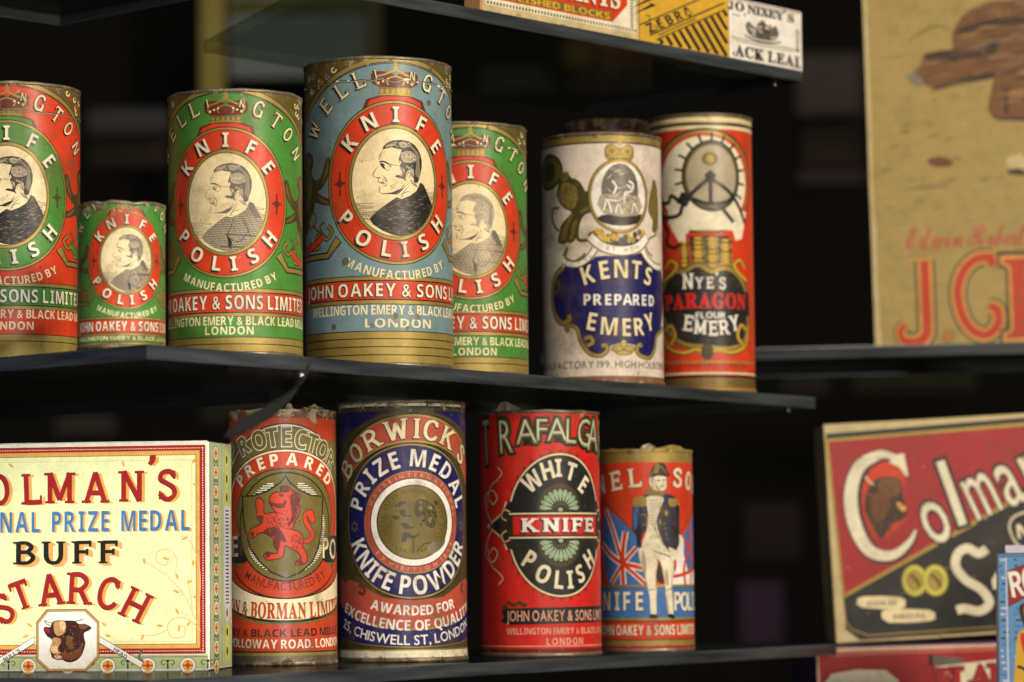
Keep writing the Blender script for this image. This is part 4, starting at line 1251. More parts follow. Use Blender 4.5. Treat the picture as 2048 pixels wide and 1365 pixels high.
A.arc('KNIFE POWDER', x0 - 3, 1044, 124, 128, 180 + 68, 180 - 66, 36, 'white', bold=.024, xs=.80, gap=.16, flip=True, shadow=(-1.2, 1.6, 'black'))
A.arc('HAVRE INTERNATIONAL', x0, 1045, 94.5, 94.5, -66, 80, 8.5, 'softpink', bold=.0, gap=.4)
A.arc('EXHIBITION 1868', x0, 1045, 94.5, 94.5, 180 + 50, 180 - 62, 8.5, 'softpink', bold=.0, gap=.4, flip=True)
for s in (-1, 1):
    for i in range(6):
        a = i * math.pi / 3
        A.ell(x0 - 3 + s * 127 + 7 * math.sin(a), 1052 - 8 * math.cos(a), 3, 3, 'olive', 10)
for w, c_, p in ((7, 'maroon', [(-118, 1170), (-104, 1176), (-106, 1188), (-118, 1184)]), (7, 'maroon', [(130, 1166), (120, 1178), (126, 1188)])):
    A.stroke([(x0 + a, b) for a, b in p], w, c_, smooth=4)
A.text('AWARDED FOR', x0 + 2, 1222, 18.5, 'white', width=180, bow=14, bold=.03)
A.text('EXCELLENCE OF QUALITY', x0 - 2, 1252, 20, 'white', width=322, bow=38, bold=.024)
A.text('25, CHISWELL ST, LONDON.', x0 - 6, 1281, 19, 'white', width=330, bow=36, bold=.012)
T.finish()

# ------------------------------------------------------------------ scarlet tin with the black oval
T = Tin('polish_tin', 1080, 119.5, 820, 1.57, SHELF_LOW, 'scarlet tin with a black oval, pale green petals and a bent metal tab on top', 'tin', None, .3, 17.0)
T.body('scarlet', rim='lead', base='lead', torn=.0006, lip=.0008)
A, Q = T.art, T.Q
k = dict(sc=2.294, ox=930, oy=770)
A.part = 'label'
T.band(824, 827, 'maroon'); T.band(1292, 1294, 'softpink'); T.band(1298, 1306, 'maroon')
x0 = 42.5
A.part = 'oval'
for i in range(36):
    a = math.radians(i * 10); r1, r2 = 1.03, 1.105
    A.poly([(x0 + 107 * r1 * math.sin(a - .05), 1051 - 142 * r1 * math.cos(a - .05)), (x0 + 107 * r2 * math.sin(a), 1051 - 142 * (r2 - .02) * math.cos(a)), (x0 + 107 * r1 * math.sin(a + .05), 1051 - 142 * r1 * math.cos(a + .05))], 'crimson')
A.ell(x0, 1051, 112, 146, 'maroon', 96); A.ell(x0, 1051, 110, 144, 'cream', 96); A.ell(x0, 1051, 106.5, 140.5, 'slate', 96)
# pinched waist with scrolls
for s in (-1, 1):
    A.poly([(x0 + s * 110, 1006), (x0 + s * 128, 1030), (x0 + s * 150, 1046), (x0 + s * 150, 1056), (x0 + s * 128, 1070), (x0 + s * 110, 1096), (x0 + s * 92, 1090), (x0 + s * 92, 1010)], 'slate', smooth=2)
    for t in (-1, 1):
        for w, m_, ln in ((3.2, 'cream', [(112, 48), (120, 30), (136, 16), (156, 6)]), (8, 'slate', [(96, 30), (112, 34), (124, 20), (112, 12), (104, 20)]),
                          (3, 'peach', [(104, 28), (118, 32), (124, 18), (112, 10)]),
                          (5, 'maroon', [(150, 4), (170, 30), (176, 60), (150, 72), (136, 56), (148, 44), (160, 54)]), (3.2, 'peach', [(150, 4), (170, 30), (176, 60), (150, 72), (136, 56), (148, 44), (160, 54)]),
                          (4.5, 'maroon', [(172, 36), (156, 78), (136, 92), (122, 106), (134, 118)]), (2.8, 'peach', [(172, 36), (156, 78), (136, 92), (122, 106), (134, 118)])):
            A.stroke([(x0 + s * a, 1051 + t * b) for a, b in ln], w, m_, smooth=6)
    A.ell(x0 + s * 164, 1051, 9, 12, 'maroon', 16); A.ell(x0 + s * 164, 1051, 6, 8, 'peach', 4)
A.part = 'petals'
for up, yc in ((-1, 1020), (1, 1082)):
    for w_, c_ in ((46, 'darkolive'),): A.ring(x0 - 1, yc, 46, 52, 8, 8, 'darkolive', *((-90, 90) if up < 0 else (90, 270)))
    for i in range(11):
        a = math.radians(-83 + i * 16.6)
        dx, dy = math.sin(a), math.cos(a) * up
        pe = [(x0 - 1 + dx * t + (-dy) * w, yc + dy * t + dx * w) for t, w in ((14, 0), (26, -4.2), (36, -5.6), (42, -4), (44.5, 0), (42, 4), (36, 5.6), (26, 4.2))]
        A.poly(pe, 'black', smooth=3)
        pe = [(x0 - 1 + dx * t + (-dy) * w, yc + dy * t + dx * w) for t, w in ((17, 0), (27, -3.2), (35, -4.5), (40, -3), (42, 0), (40, 3), (35, 4.5), (27, 3.2))]
        A.poly(pe, 'sage', smooth=3); A.ell(x0 - 1 + dx * 37, yc + dy * 37, 1.2, 1.2, 'slate', 8)
    A.ell(x0 - 1, yc, 12, 9, 'black', 24); A.ell(x0 - 1, yc, 5, 4, 'sage', 16)
A.part = 'name_band'
A.rect(x0 - 103, 1024, x0 + 103, 1078, 'slate'); A.rect(x0 - 106, 1026, x0 + 106, 1029, 'cream'); A.rect(x0 - 106, 1074, x0 + 106, 1077, 'cream')
A.rect(x0 - 98, 1032, x0 + 98, 1071, 'crimson'); A.rect(x0 - 96, 1033, x0 + 96, 1068, 'scarlet')
A.part = 'banner'
ban = [(x0 - 126, 1222), (x0 - 116, 1213), (x0 - 108, 1217), (x0 - 70, 1216), (x0 + 130, 1214), (x0 + 130, 1246), (x0 - 112, 1250), (x0 - 130, 1242), (x0 - 120, 1234)]
A.poly(ban, 'slate')
for p in ((-108, 1206), (-98, 1210), (-86, 1206), (-118, 1214), (-76, 1210)): A.ell(x0 + p[0], p[1], 7, 4.5, 'darkolive', 10)
A.part = 'lettering'
tl = [(c, *T.q(930 + x / 2.294, 770 + y / 2.294), rot, h, xs) for c, x, y, rot, h, xs in (('T', 104, 262, -4, 92, .34), ('R', 194, 236, -4, 68, .58), ('A', 287, 214, -3, 50, .9), ('F', 360, 206, 0, 44, .95), ('A', 428, 205, 0, 46, .95), ('L', 492, 212, 2, 50, .8), ('G', 552, 220, 4, 56, .75), ('A', 592, 230, 5, 64, .7), ('R', 620, 250, 5, 80, .6))]
A.letters(tl, 50, 'darkolive', bold=.045, outline=(.028, 'black'), shadow=(-3, 4, 'black'))
A._glyphs([(c, x - .5, y, math.radians(r), h, xs) for c, x, y, r, h, xs in tl], 50, 'sage', 'sans', -.005, 1)
A._glyphs([(c, x - .8, y - h * .03, math.radians(r), h * .97, xs) for c, x, y, r, h, xs in tl], 50, 'cream', 'sans', -.030, 1)
A.letters([('W', x0 - 57, 963, -36), ('H', x0 - 26, 942, -15), ('I', x0 - 4, 937, -2), ('T', x0 + 23, 944, 16), ('E', x0 + 55, 970, 38)], 34, 'ivory', bold=.03, xs=.80, outline=(.012, 'darkolive'))
A.letters([('P', x0 - 64, 1120, 32), ('O', x0 - 37, 1149, 24), ('L', x0 - 5, 1161, 6), ('I', x0 + 18, 1161, -4), ('S', x0 + 43, 1149, -20), ('H', x0 + 70, 1120, -38)], 34, 'ivory', bold=.03, xs=.80, outline=(.012, 'darkolive'))
A.text('KNIFE', x0 + 3, 1050.5, 26, 'white', font='latin', width=164, gap=.16, bold=.018, shadow=(-3.2, 3.2, 'black'))
A.text('JOHN OAKEY & SONS LIMITED', x0 + 18, 1232, 21, 'softpink', width=262, gap=.2, bold=.012)
A.text('WELLINGTON EMERY & BLACK LEAD MILLS', x0 + 28, 1263, 12.5, 'softpink', width=284, bold=.022)
A.text('LONDON', x0 + 8, 1284, 13, 'softpink', width=80, gap=.3, bold=.03)
T.finish()
def foil(T, deg0, deg1, n, h, amp, mat, seed, name, inset=.0006):
    """crumpled strip standing up from the top edge"""
    rn = random.Random(seed); V, F = [], []
    for i in range(n + 1):
        th = math.radians(deg0 + (deg1 - deg0) * i / n); d = T.f * math.cos(th) + T.rt * math.sin(th)
        e = math.sin(math.pi * i / n) ** .5
        for jj in range(4):
            rr = T.R + T.dent(th, T.H) + .0005 - inset * jj + rn.uniform(-amp, amp) * (jj > 0); z = T.H - .0016 + h * e * jj / 3 * rn.uniform(.55, 1.3)
            V.append((d.x * rr, d.y * rr, z))
    for i in range(n):
        for jj in range(3): F.append((i * 4 + jj, (i + 1) * 4 + jj, (i + 1) * 4 + jj + 1, i * 4 + jj + 1))
    return mesh_obj(name, V, F, [mat], None, T.root, smooth=False)


TINFOIL = plain('bare_tin', (.50, .43, .30), .38, .6, 300, .5)
foil(T, -58, -14, 7, .0050, .0010, TINFOIL, 5, 'bent_tab')
foil(T, -14, 80, 10, .0016, .0002, TINFOIL, 6, 'torn_rim')

# ------------------------------------------------------------------ admiral tin
T = Tin('polish_tin', 1290, 97, 898, 1.63, SHELF_LOW, 'short tin with an admiral in a blue coat before red and blue flags', 'tin', None, .35, 19.0)
T.body('red', rim='gold', base='lead', torn=.0007, lip=.0005)
A, Q = T.art, T.Q
k = dict(sc=3.79, ox=1195, oy=900)
q1 = lambda x, y: T.q(1195 + x / 3.79, 900 + y / 3.79)
R_ = math.pi * T.r
A.part = 'label'
T.band(890, 925, 'gold'); T.band(1171, 1176, 'black'); T.band(1170, 1175, 'gold'); T.band(1176, 1236, 'flagblue'); T.band(1236, 1242, 'gold'); T.band(1242, 1244, 'black')
T.band(1244, 1279, 'red'); T.band(1279, 1281, 'black'); T.band(1281, 1310, 'gold'); T.band(1292, 1300, 'crimson')
A.part = 'flags'
fl = Q([(75, 440), (110, 470), (220, 560), (310, 660), (340, 760), (360, 1025), (90, 1025), (60, 900), (45, 700), (55, 540)], **k)
A.poly(fl, 'flagblue')
cc = (195, 865)
for w, m_ in ((13.5, 'white'), (8, 'red')):
    for p in ([(75, 450), (130, 620), cc], [(220, 620), (200, 740), cc], [(300, 740), (240, 810), cc], [(345, 900), (270, 880), cc], [(355, 1010), (270, 930), cc], [(200, 1020), (195, 940), cc], [(110, 1015), (150, 940), cc], [(45, 710), (110, 800), cc]):
        A.stroke(Q(p, **k), w * (1 if p[0] in ((220, 620), (345, 900), (200, 1020), (45, 710)) else .8), m_, smooth=4)
A.poly(Q([(620, 640), (640, 660), (700, 560), (740, 500), (750, 1030), (560, 1030), (560, 960), (590, 900), (600, 760)], **k), 'white')
A.poly(Q([(650, 640), (700, 560), (748, 480), (750, 900), (680, 920), (650, 800)], **k), 'flagblue')
for p in ([(640, 640), (690, 760), (748, 860)], [(748, 600), (690, 740), (650, 900), (660, 1025)], [(560, 960), (640, 945), (740, 890)], [(700, 560), (710, 800), (700, 1025)]):
    A.stroke(Q(p, **k), 7, 'red', smooth=4)
for p in ([(70, 390), (190, 520), (305, 655)], [(735, 400), (690, 520), (620, 640)]): A.stroke(Q(p, **k), 3.4, 'wood')
A.rect(-R_, 1170, R_, 1175, 'gold')
# the printed admiral
A.part = 'admiral'
F_ = lambda p, m_, s=3: A.poly(Q(p, **k), m_, smooth=s)
F_([(440, 960), (470, 850), (500, 1000), (470, 1010)], 'black')
F_([(320, 740), (330, 860), (355, 960), (380, 1050), (395, 1130), (400, 1250), (438, 1255), (440, 1130), (445, 1040), (440, 960), (465, 830), (500, 960), (510, 1060), (510, 1110), (530, 1250), (562, 1250), (560, 1120), (555, 1040), (570, 940), (570, 820), (540, 720), (430, 700)], 'ivory')
for p in ([(330, 780), (350, 930), (385, 1050)], [(445, 900), (440, 1000), (438, 1050)], [(515, 1070), (520, 1160), (535, 1240)], [(570, 900), (558, 1000), (556, 1080)], [(440, 800), (455, 850), (460, 820)], [(385, 1060), (440, 1060)], [(512, 1065), (556, 1050)]):
    A.stroke(Q(p, **k), 1.6, 'grey', taper=True, smooth=4)
F_([(398, 1245), (440, 1250), (444, 1278), (388, 1276)], 'black', 2); F_([(528, 1245), (564, 1246), (572, 1280), (530, 1272)], 'black', 2)
F_([(285, 400), (350, 350), (400, 330), (520, 330), (600, 370), (622, 440), (618, 600), (612, 730), (560, 760), (540, 785), (500, 740), (470, 660), (440, 560), (380, 520), (380, 600), (330, 660), (340, 740), (305, 730), (300, 650), (270, 600), (272, 480)], 'navy')
F_([(378, 360), (500, 360), (480, 440), (450, 540), (470, 640), (500, 720), (545, 790), (440, 770), (350, 760), (345, 700), (380, 600), (390, 480)], 'ivory')
for i in range(9): A.stroke(Q([(388 + i, 375 + i * 22), (430, 388 + i * 22), (478 - i * 3, 372 + i * 22)], **k), 1.7, 'grey', taper=True, smooth=3)
for i in range(30):
    x, y = random.uniform(360, 490), random.uniform(560, 740)
    A.stroke(Q([(x, y), (x + 8, y + 10), (x + 4, y + 22)], **k), 1.1, 'grey', taper=True)
F_([(275, 400), (290, 365), (370, 355), (378, 420), (330, 432), (276, 428)], 'gold', 2); F_([(540, 372), (600, 372), (622, 420), (560, 432), (545, 420)], 'gold', 2)
F_([(378, 300), (420, 290), (500, 300), (515, 345), (470, 350), (380, 345)], 'darkgold', 2)
for p in ((520, 480, 20), (492, 548, 24)): A.ell(*q1(p[0], p[1]), p[2] / 3.79, p[2] / 3.79 * 1.05, 'gold', 16); A.ell(*q1(p[0], p[1]), 2.4, 2.6, 'yellow', 10)
for p in ([(330, 500), (370, 490), (380, 560), (340, 570)], [(430, 560), (460, 650), (500, 730)], [(490, 360), (470, 450), (500, 470)]): A.stroke(Q(p, **k), 1.8, 'gold', smooth=3)
F_([(540, 740), (580, 760), (612, 780), (600, 835), (560, 830), (530, 790)], 'ivory', 2)
A.stroke(Q([(430, 770), (500, 792), (550, 812)], **k), 2.4, 'darkolive')
A.stroke(Q([(575, 830), (580, 900), (570, 930)], **k), 2, 'black', taper=True)
F_([(408, 220), (440, 200), (520, 205), (528, 250), (518, 300), (470, 312), (420, 290), (404, 250)], 'ivory', 2)
F_([(404, 215), (430, 205), (440, 250), (425, 285), (404, 250)], 'white', 2)
for p in ([(495, 225), (515, 228)], [(500, 275), (516, 278)], [(440, 225), (450, 270), (480, 305)], [(520, 215), (530, 250), (522, 262)]): A.stroke(Q(p, **k), 1.6, 'grey', taper=False)
F_([(368, 205), (395, 200), (420, 150), (450, 104), (480, 96), (520, 110), (535, 160), (555, 195), (520, 205), (470, 195), (420, 212)], 'black', 2)
A.stroke(Q([(400, 205), (430, 170), (460, 120), (500, 140), (535, 190)], **k), 2.6, 'darkgold', smooth=4)
F_([(445, 110), (475, 105), (468, 170), (440, 180)], 'darkgold', 2)
for p, m_ in (([(398, 205), (410, 235), (425, 300), (440, 306), (430, 255), (436, 215)], 'midgrey'), ([(455, 232), (475, 226), (482, 236), (465, 240)], 'black'), ([(500, 230), (514, 228), (516, 236), (503, 238)], 'black'),
              ([(498, 240), (512, 258), (500, 262)], 'midgrey'), ([(478, 276), (505, 272), (504, 280), (482, 284)], 'brown'), ([(440, 262), (455, 300), (480, 312), (470, 296)], 'midgrey'),
              ([(300, 600), (330, 560), (345, 640), (322, 720), (305, 700)], 'black'), ([(500, 430), (520, 560), (510, 680), (548, 780), (520, 740), (490, 640), (480, 520)], 'black'), ([(570, 450), (582, 600), (576, 740), (562, 600)], 'black'),
              ([(285, 440), (320, 445), (300, 600), (280, 590)], 'flagblue'), ([(590, 440), (612, 440), (606, 700), (590, 720)], 'black'), ([(340, 760), (360, 790), (372, 900), (360, 960), (345, 860)], 'midgrey'), ([(520, 900), (535, 1010), (515, 1030), (505, 960)], 'midgrey')):
    F_(p, m_, 2)
for i in range(60):
    x, y = random.choice([(random.uniform(285, 360), random.uniform(420, 640)), (random.uniform(500, 610), random.uniform(400, 740))])
    A.stroke(Q([(x, y), (x + random.uniform(-4, 6), y + 26), (x + random.uniform(-4, 8), y + 50)], **k), .9, random.choice(['black', 'black', 'flagblue', 'slate']), taper=True)
for i in range(40):
    x, y = random.choice([(random.uniform(335, 360), random.uniform(780, 960)), (random.uniform(420, 445), random.uniform(780, 1040)), (random.uniform(545, 568), random.uniform(780, 1040)), (random.uniform(478, 500), random.uniform(860, 960))])
    A.stroke(Q([(x, y), (x + 6, y + 14), (x + 12, y + 22)], **k), .8, 'midgrey', taper=True)
for y in (560, 600, 640, 680): A.ell(*q1(505 + (y - 560) * .2, y), 1.3, 1.4, 'yellow', 8)
A.part = 'lettering'
lt = dict(font='latin', bold=.010, outline=(.020, 'maroon'))
A.letters([('N', *q1(40, 272), -12), ('E', *q1(150, 236), -9), ('L', *q1(290, 212), -6), ('S', *q1(612, 212), 4), ('O', *q1(695, 236), 9), ('N', *q1(742, 270), 13)], 36, 'ivory', xs=1.12, **lt)
A.letters([('K', *q1(2, 1150), 0), ('N', *q1(72, 1150), 0), ('I', *q1(150, 1150), 0), ('F', *q1(222, 1150), 0), ('E', *q1(315, 1150), 0), ('P', *q1(597, 1150), 0), ('O', *q1(650, 1150), 0), ('L', *q1(690, 1150), 0), ('I', *q1(714, 1150), 0), ('S', *q1(734, 1150), 0)], 36, 'ivory', bold=.022, xs=.68, outline=(.02, 'navy'), shadow=(-1.5, 1.5, 'navy'))
A.text('JOHN OAKEY & SONS LIMITED', 12, 1261, 19.5, 'ivory', width=244, gap=.18, bold=.024, shadow=(-1, 1, 'maroon'))
T.finish()
foil(T, -75, -12, 8, .0018, .0004, ink('gold'), 8, 'torn_rim')
foil(T, -10, 70, 9, .0030, .0006, ink('gold'), 9, 'torn_rim')
foil(T, -8, 22, 4, .0040, .0006, TINFOIL, 10, 'bent_tab')


# ------------------------------------------------------------------ glass shelves
def glass_top():
    m = bpy.data.materials.new('shelf_glass'); m.use_nodes = True
    nt = m.node_tree; nt.nodes.clear()
    o = nt.nodes.new('ShaderNodeOutputMaterial'); mx = nt.nodes.new('ShaderNodeMixShader'); f = nt.nodes.new('ShaderNodeLayerWeight')
    t = nt.nodes.new('ShaderNodeBsdfTransparent'); g = nt.nodes.new('ShaderNodeBsdfGlossy')
    t.inputs[0].default_value = (.82, .86, .84, 1); g.inputs['Roughness'].default_value = .10; g.inputs[0].default_value = (.55, .6, .6, 1)
    n = nt.nodes.new('ShaderNodeTexNoise'); n.inputs['Scale'].default_value = 30
    tc = nt.nodes.new('ShaderNodeTexCoord'); nt.links.new(tc.outputs['Object'], n.inputs['Vector'])
    r = nt.nodes.new('ShaderNodeMapRange'); r.inputs[3].default_value = .05; r.inputs[4].default_value = .22
    nt.links.new(n.outputs[0], r.inputs[0]); nt.links.new(r.outputs[0], g.inputs['Roughness'])
    p5 = nt.nodes.new('ShaderNodeMath'); p5.operation = 'POWER'; p5.inputs[1].default_value = 5; nt.links.new(f.outputs['Facing'], p5.inputs[0])
    ma = nt.nodes.new('ShaderNodeMath'); ma.operation = 'MULTIPLY_ADD'; ma.inputs[1].default_value = .55; ma.inputs[2].default_value = .04; nt.links.new(p5.outputs[0], ma.inputs[0])
    nt.links.new(ma.outputs[0], mx.inputs[0]); nt.links.new(t.outputs[0], mx.inputs[1]); nt.links.new(g.outputs[0], mx.inputs[2])
    nt.links.new(mx.outputs[0], o.inputs[0])
    return m


def glass_edge():
    m = bpy.data.materials.new('shelf_edge'); m.use_nodes = True
    nt = m.node_tree; b = nt.nodes['Principled BSDF']
    tc = nt.nodes.new('ShaderNodeTexCoord'); n = nt.nodes.new('ShaderNodeTexNoise')
    mp = nt.nodes.new('ShaderNodeMapping'); mp.inputs['Scale'].default_value = (18, 18, 260)
    n.inputs['Scale'].default_value = 1; n.inputs['Detail'].default_value = 4
    nt.links.new(tc.outputs['Object'], mp.inputs[0]); nt.links.new(mp.outputs[0], n.inputs['Vector'])
    r = nt.nodes.new('ShaderNodeValToRGB')
    r.color_ramp.elements[0].position = .3; r.color_ramp.elements[0].color = (.018, .022, .026, 1)
    r.color_ramp.elements[1].position = .75; r.color_ramp.elements[1].color = (.060, .070, .078, 1)
    nt.links.new(n.outputs[0], r.inputs[0]); nt.links.new(r.outputs[0], b.inputs['Base Color'])
    b.inputs['Roughness'].default_value = .22; b.inputs['Specular IOR Level'].default_value = .5
    return m


GT, GE = glass_top(), glass_edge()
STEEL = plain('clip_steel', (.6, .58, .55), .25, 1.0)


def shelf(pts, ztop, th, label, clips=(), clear=()):
    root = empty('glass_shelf', (pts[0][0], pts[0][1], ztop - th), label, 'shelf')
    root['wear'] = (1, 0, 0)
    ox, oy = pts[0]
    n = len(pts); V, F, MI = [], [], []
    ch = .0006
    cx, cy = sum(p[0] for p in pts) / n, sum(p[1] for p in pts) / n
    def inset(p, e):
        d = Vector((cx - p[0], cy - p[1])).normalized(); return (p[0] + d.x * e, p[1] + d.y * e)
    for e, z in ((ch, 0), (0, ch), (0, th - ch), (ch, th)):
        for p in pts: q = inset(p, e); V.append((q[0] - ox, q[1] - oy, z))
    for j in range(3):
        for i in range(n):
            k = (i + 1) % n; F.append((j * n + i, j * n + k, (j + 1) * n + k, (j + 1) * n + i)); MI.append(0 if i in clear else 1)
    F.append(tuple(range(3 * n, 4 * n))); MI.append(0); F.append(tuple(range(n))[::-1]); MI.append(0)
    mesh_obj('glass_plate', V, F, [GT, GE], MI, root, smooth=False)
    for (x, y) in clips:
        V, F = [], []
        for i in range(16):
            a = 2 * math.pi * i / 16
            for r, z in ((.0006, -.0026), (.0011, -.0023), (.0011, -.0012), (.0006, -.0010), (.0006, 0.0)):
                V.append((x - ox + r * math.cos(a), y - oy + r * math.sin(a), z))
        for i in range(16):
            k = (i + 1) % 16
            for j in range(4): F.append((i * 5 + j, k * 5 + j, k * 5 + j + 1, i * 5 + j + 1))
        F.append(tuple(i * 5 for i in range(16))[::-1])
        mesh_obj('clip', V, F, [STEEL], None, root)
    return root


def ray(x, y, z):
    """plan position where the picture point meets height z"""
    D = z / zof(x, y, 1.0)
    return (xof(x, y, D), D)


shelf([(-.155, 1.269), (.174, 1.722), (.045, 1.816), (-.13, 1.60), (-.30, 1.75), (-.42, 1.512)], SHELF_MID, .0064, 'upper main glass shelf carrying the round polish and emery tins', [(.158, 1.716)])
shelf([(-.155, 1.269), (.186, 1.745), (.056, 1.839), (-.13, 1.60), (-.30, 1.75), (-.47, 1.500)], SHELF_LOW, .0064, 'lower glass shelf under the starch box and four tins')
shelf([(-.0893, 1.403), (.1659, 1.683), (.0453, 1.793), (-.161, 1.566)], SHELF_TOP, .0064, 'highest glass shelf carrying the three small black lead boxes', [(.150, 1.680)], clear=(2, 3))
shelf([(-.2245, 1.485), (-.36, 1.35), (-.27, 1.22), (-.10, 1.375)], .2795, .0055, 'glass shelf corner at the very top left')

# dark bracket arm under the upper shelf
br = empty('shelf_bracket', (-.0858, 1.22, .0642), 'dark curved bracket arm crossing in front of the torn olive tin', 'bracket')
br['wear'] = (1, 0, 0)
pts = [Vector((-0.0853, 1.22, 0.0815)), Vector((-0.0871, 1.22, 0.0752)), Vector((-0.0945, 1.22, 0.0683)), Vector((-0.1064, 1.22, 0.0615)), Vector((-0.1120, 1.22, 0.0592)), Vector((-0.1160, 1.22, 0.0578))]
V, F = [], []
for i, p in enumerate(pts):
    r = (.0052, .0054, .0054, .0050, .0044, .0030)[i]
    for j in range(12):
        a = 2 * math.pi * j / 12
        V.append((p.x + r * .7 * math.cos(a) + .0858, p.y + r * .5 * math.sin(a) - 1.22, p.z + r * math.cos(a) - .0642))
for i in range(len(pts) - 1):
    for j in range(12):
        k = (j + 1) % 12; F.append((i * 12 + j, i * 12 + k, (i + 1) * 12 + k, (i + 1) * 12 + j))
F += [tuple(range(12))[::-1], tuple(range(60, 72))]
mesh_obj('arm', V, F, [plain('bracket_metal', (.006, .0055, .005), 1.0, 0)], None, br)
V, F = [], []
for i in range(8):
    for j in range(5):
        a, b = 2 * math.pi * i / 8, math.pi * j / 4
        V.append((.0014 * math.sin(b) * math.cos(a), -.0022 + .0014 * math.sin(b) * math.sin(a), .0158 + .0014 * math.cos(b)))
for i in range(8):
    for j in range(4): F.append((i * 5 + j, i * 5 + j + 1, ((i + 1) % 8) * 5 + j + 1, ((i + 1) % 8) * 5 + j))
mesh_obj('pin', V, F, [STEEL], None, br)

# ------------------------------------------------------------------ buff starch box
s = 1.383 / FPX
root = empty('starch_box', ((412 - 1024 + 3) * s - 580 * s * 1.045 * .990, 1.383 + 580 * s * 1.045 * .139, SHELF_LOW), 'pale yellow starch carton with red lettering and a bull head in a white octagon', 'box', rot=(0, 0, math.radians(-8)))
W_, H_, D_ = 580 * s * 1.045, 459 * s, .045
root['wear'] = (10, .05, 22.0)
card_box('carton', root, W_, D_, H_, ('white', 'white'), seed=3, warp=.0008)
P = Panel(root, -170, 1340, s * 1.045, s)
A = P.art
c = lambda x, y: (x / 2.65, 850 + y / 2.65)
C = lambda pts: [c(*p) for p in pts]
XL, XR = -166, 407


def mir(x): return 2 * 130 - x


A.part = 'label'
A.rect(XL, 884, XR, 1336, 'ivory'); A.rect(XL, 1308, XR, 1336, 'palegreen')
# lower frieze
for y in (1311.5,): A.rect(XL, y, XR, y + 1, 'slate')
for i in range(-4, 10):
    x = 54 + i * 78.5 / 2 * 1.0
    if i % 2 == 0:
        A.ell(x, 1329, 16, 16, 'slate', 32); A.ell(x, 1329, 15, 15, 'white', 32); A.ell(x, 1329, 11, 11, 'orange', 24); A.rect(x - 10, 1327.5, x + 10, 1330.5, 'signred'); A.rect(x - 1.5, 1319, x + 1.5, 1336, 'signred'); A.ell(x, 1329, 4, 4, 'signred', 12)
    else:
        A.stroke([(x, 1336), (x, 1324)], 3, 'slate')
        for t in (-1, 1): A.stroke([(x, 1322), (x + t * 8, 1318), (x + t * 13, 1323), (x + t * 8, 1328), (x + t * 6, 1323)], 1.8, 'slate', smooth=4, taper=True)
        A.ell(x, 1320, 3, 3, 'slate', 10)
A.rect(XL + 4, 890, XR - 4, 1306, 'crimson')
for i in range(150):
    t = i * 5.0
    if XL + 6 + t < XR - 8: A.ell(XL + 8 + t, 896, 1.5, 1.3, 'ivory', 6); A.ell(XL + 8 + t, 1300, 1.5, 1.3, 'ivory', 6)
    if 894 + t < 1300: A.ell(XR - 9, 896 + t, 1.3, 1.5, 'ivory', 6)
A.rect(XL + 14, 901, XR - 15, 1295, 'orange'); A.rect(XL + 22, 909, XR - 22, 1287, 'slate'); A.rect(XL + 23, 910, XR - 23, 1286, 'paleyellow')
A.rect(XR - 31, 920, XR - 30, 1276, 'peach'); A.rect(XL + 30, 919, XR - 30, 920, 'peach'); A.rect(XL + 30, 1281, XR - 30, 1282, 'peach')
A.part = 'vine'
rnd = random.Random(9)


def vine(f):
    for ln in ([(740, 710), (800, 750), (880, 810), (950, 890), (1000, 990), (1040, 1090)], [(1040, 1090), (980, 1030), (910, 1020), (870, 1060), (890, 1120), (950, 1120), (960, 1070), (920, 1060)],
               [(905, 790), (920, 720), (880, 660), (820, 670), (815, 720), (860, 740), (880, 700)], [(1030, 1000), (1040, 850), (1030, 720), (980, 600), (940, 590)], [(720, 1110), (800, 1110), (870, 1080)], [(1000, 990), (990, 900), (975, 820)]):
        A.stroke([(f(x), y) for x, y in C(ln)], 1.8, 'peach', smooth=6)
    for x, y in ((750, 718), (920, 800), (915, 880), (985, 830), (1020, 910), (1005, 730), (960, 600), (860, 705), (930, 1075), (740, 1120), (830, 1060), (920, 985), (980, 1050), (640, 200), (1010, 190), (1020, 320), (540, 1050), (560, 1110)):
        x, y = c(x, y); x = f(x); a = rnd.uniform(0, 3.1); l = 7
        A.poly([(x - l * math.cos(a), y - l * math.sin(a)), (x - 2.6 * math.sin(a), y + 2.6 * math.cos(a)), (x + l * math.cos(a), y + l * math.sin(a)), (x + 2.6 * math.sin(a), y - 2.6 * math.cos(a))], 'orange', smooth=3)


vine(lambda x: x); vine(mir)
A.part = 'lettering'
sh = dict(bold=.0)


def shadowed(places, h, m1, m2, **kw):
    A.letters([(p[0], p[1] + 6, p[2] + 3, *p[3:]) for p in places], h, m2, **kw)
    A.letters([(p[0], p[1] - .6, p[2] + 1.5, *p[3:]) for p in places], h, 'black', **kw)
    A.letters(places, h, m1, **kw)


kk = dict(font='latin', bold=.002)
shadowed([('C', -48, 984, -14, 62), ('O', -5, 973, -6, 60), ('L', *c(158, 325), -2), ('M', *c(308, 322), 0), ('A', *c(496, 322), 0), ('N', *c(682, 318), 0), ('’', *c(783, 236), 8), ('S', *c(872, 315), 0)], 60, 'crimson', 'orange', xs=1.08, **kk)
A.text('INTERNATIONAL  PRIZE  MEDAL', 56, 1042.5, 40, 'orange', width=640, gap=.26, bold=.021)
A.text('INTERNATIONAL  PRIZE  MEDAL', 52, 1041, 40, 'skyblue', width=640, gap=.26, bold=.021)
for k_ in (-1, -2): A.items[k_] = (A.items[k_][0], A.items[k_][1], [t for t in A.items[k_][2] if min(p[0] for p in t) > XL + 24])
for dx, dy, m_ in ((9, 5, 'softpink'), (6, 3, 'orange'), (3, 1.5, 'orange'), (0, 0, 'black')):
    A.text('BUFF', 127 + dx, 1102 + dy, 44, m_, font='latin', width=206, gap=.22, bold=.010)
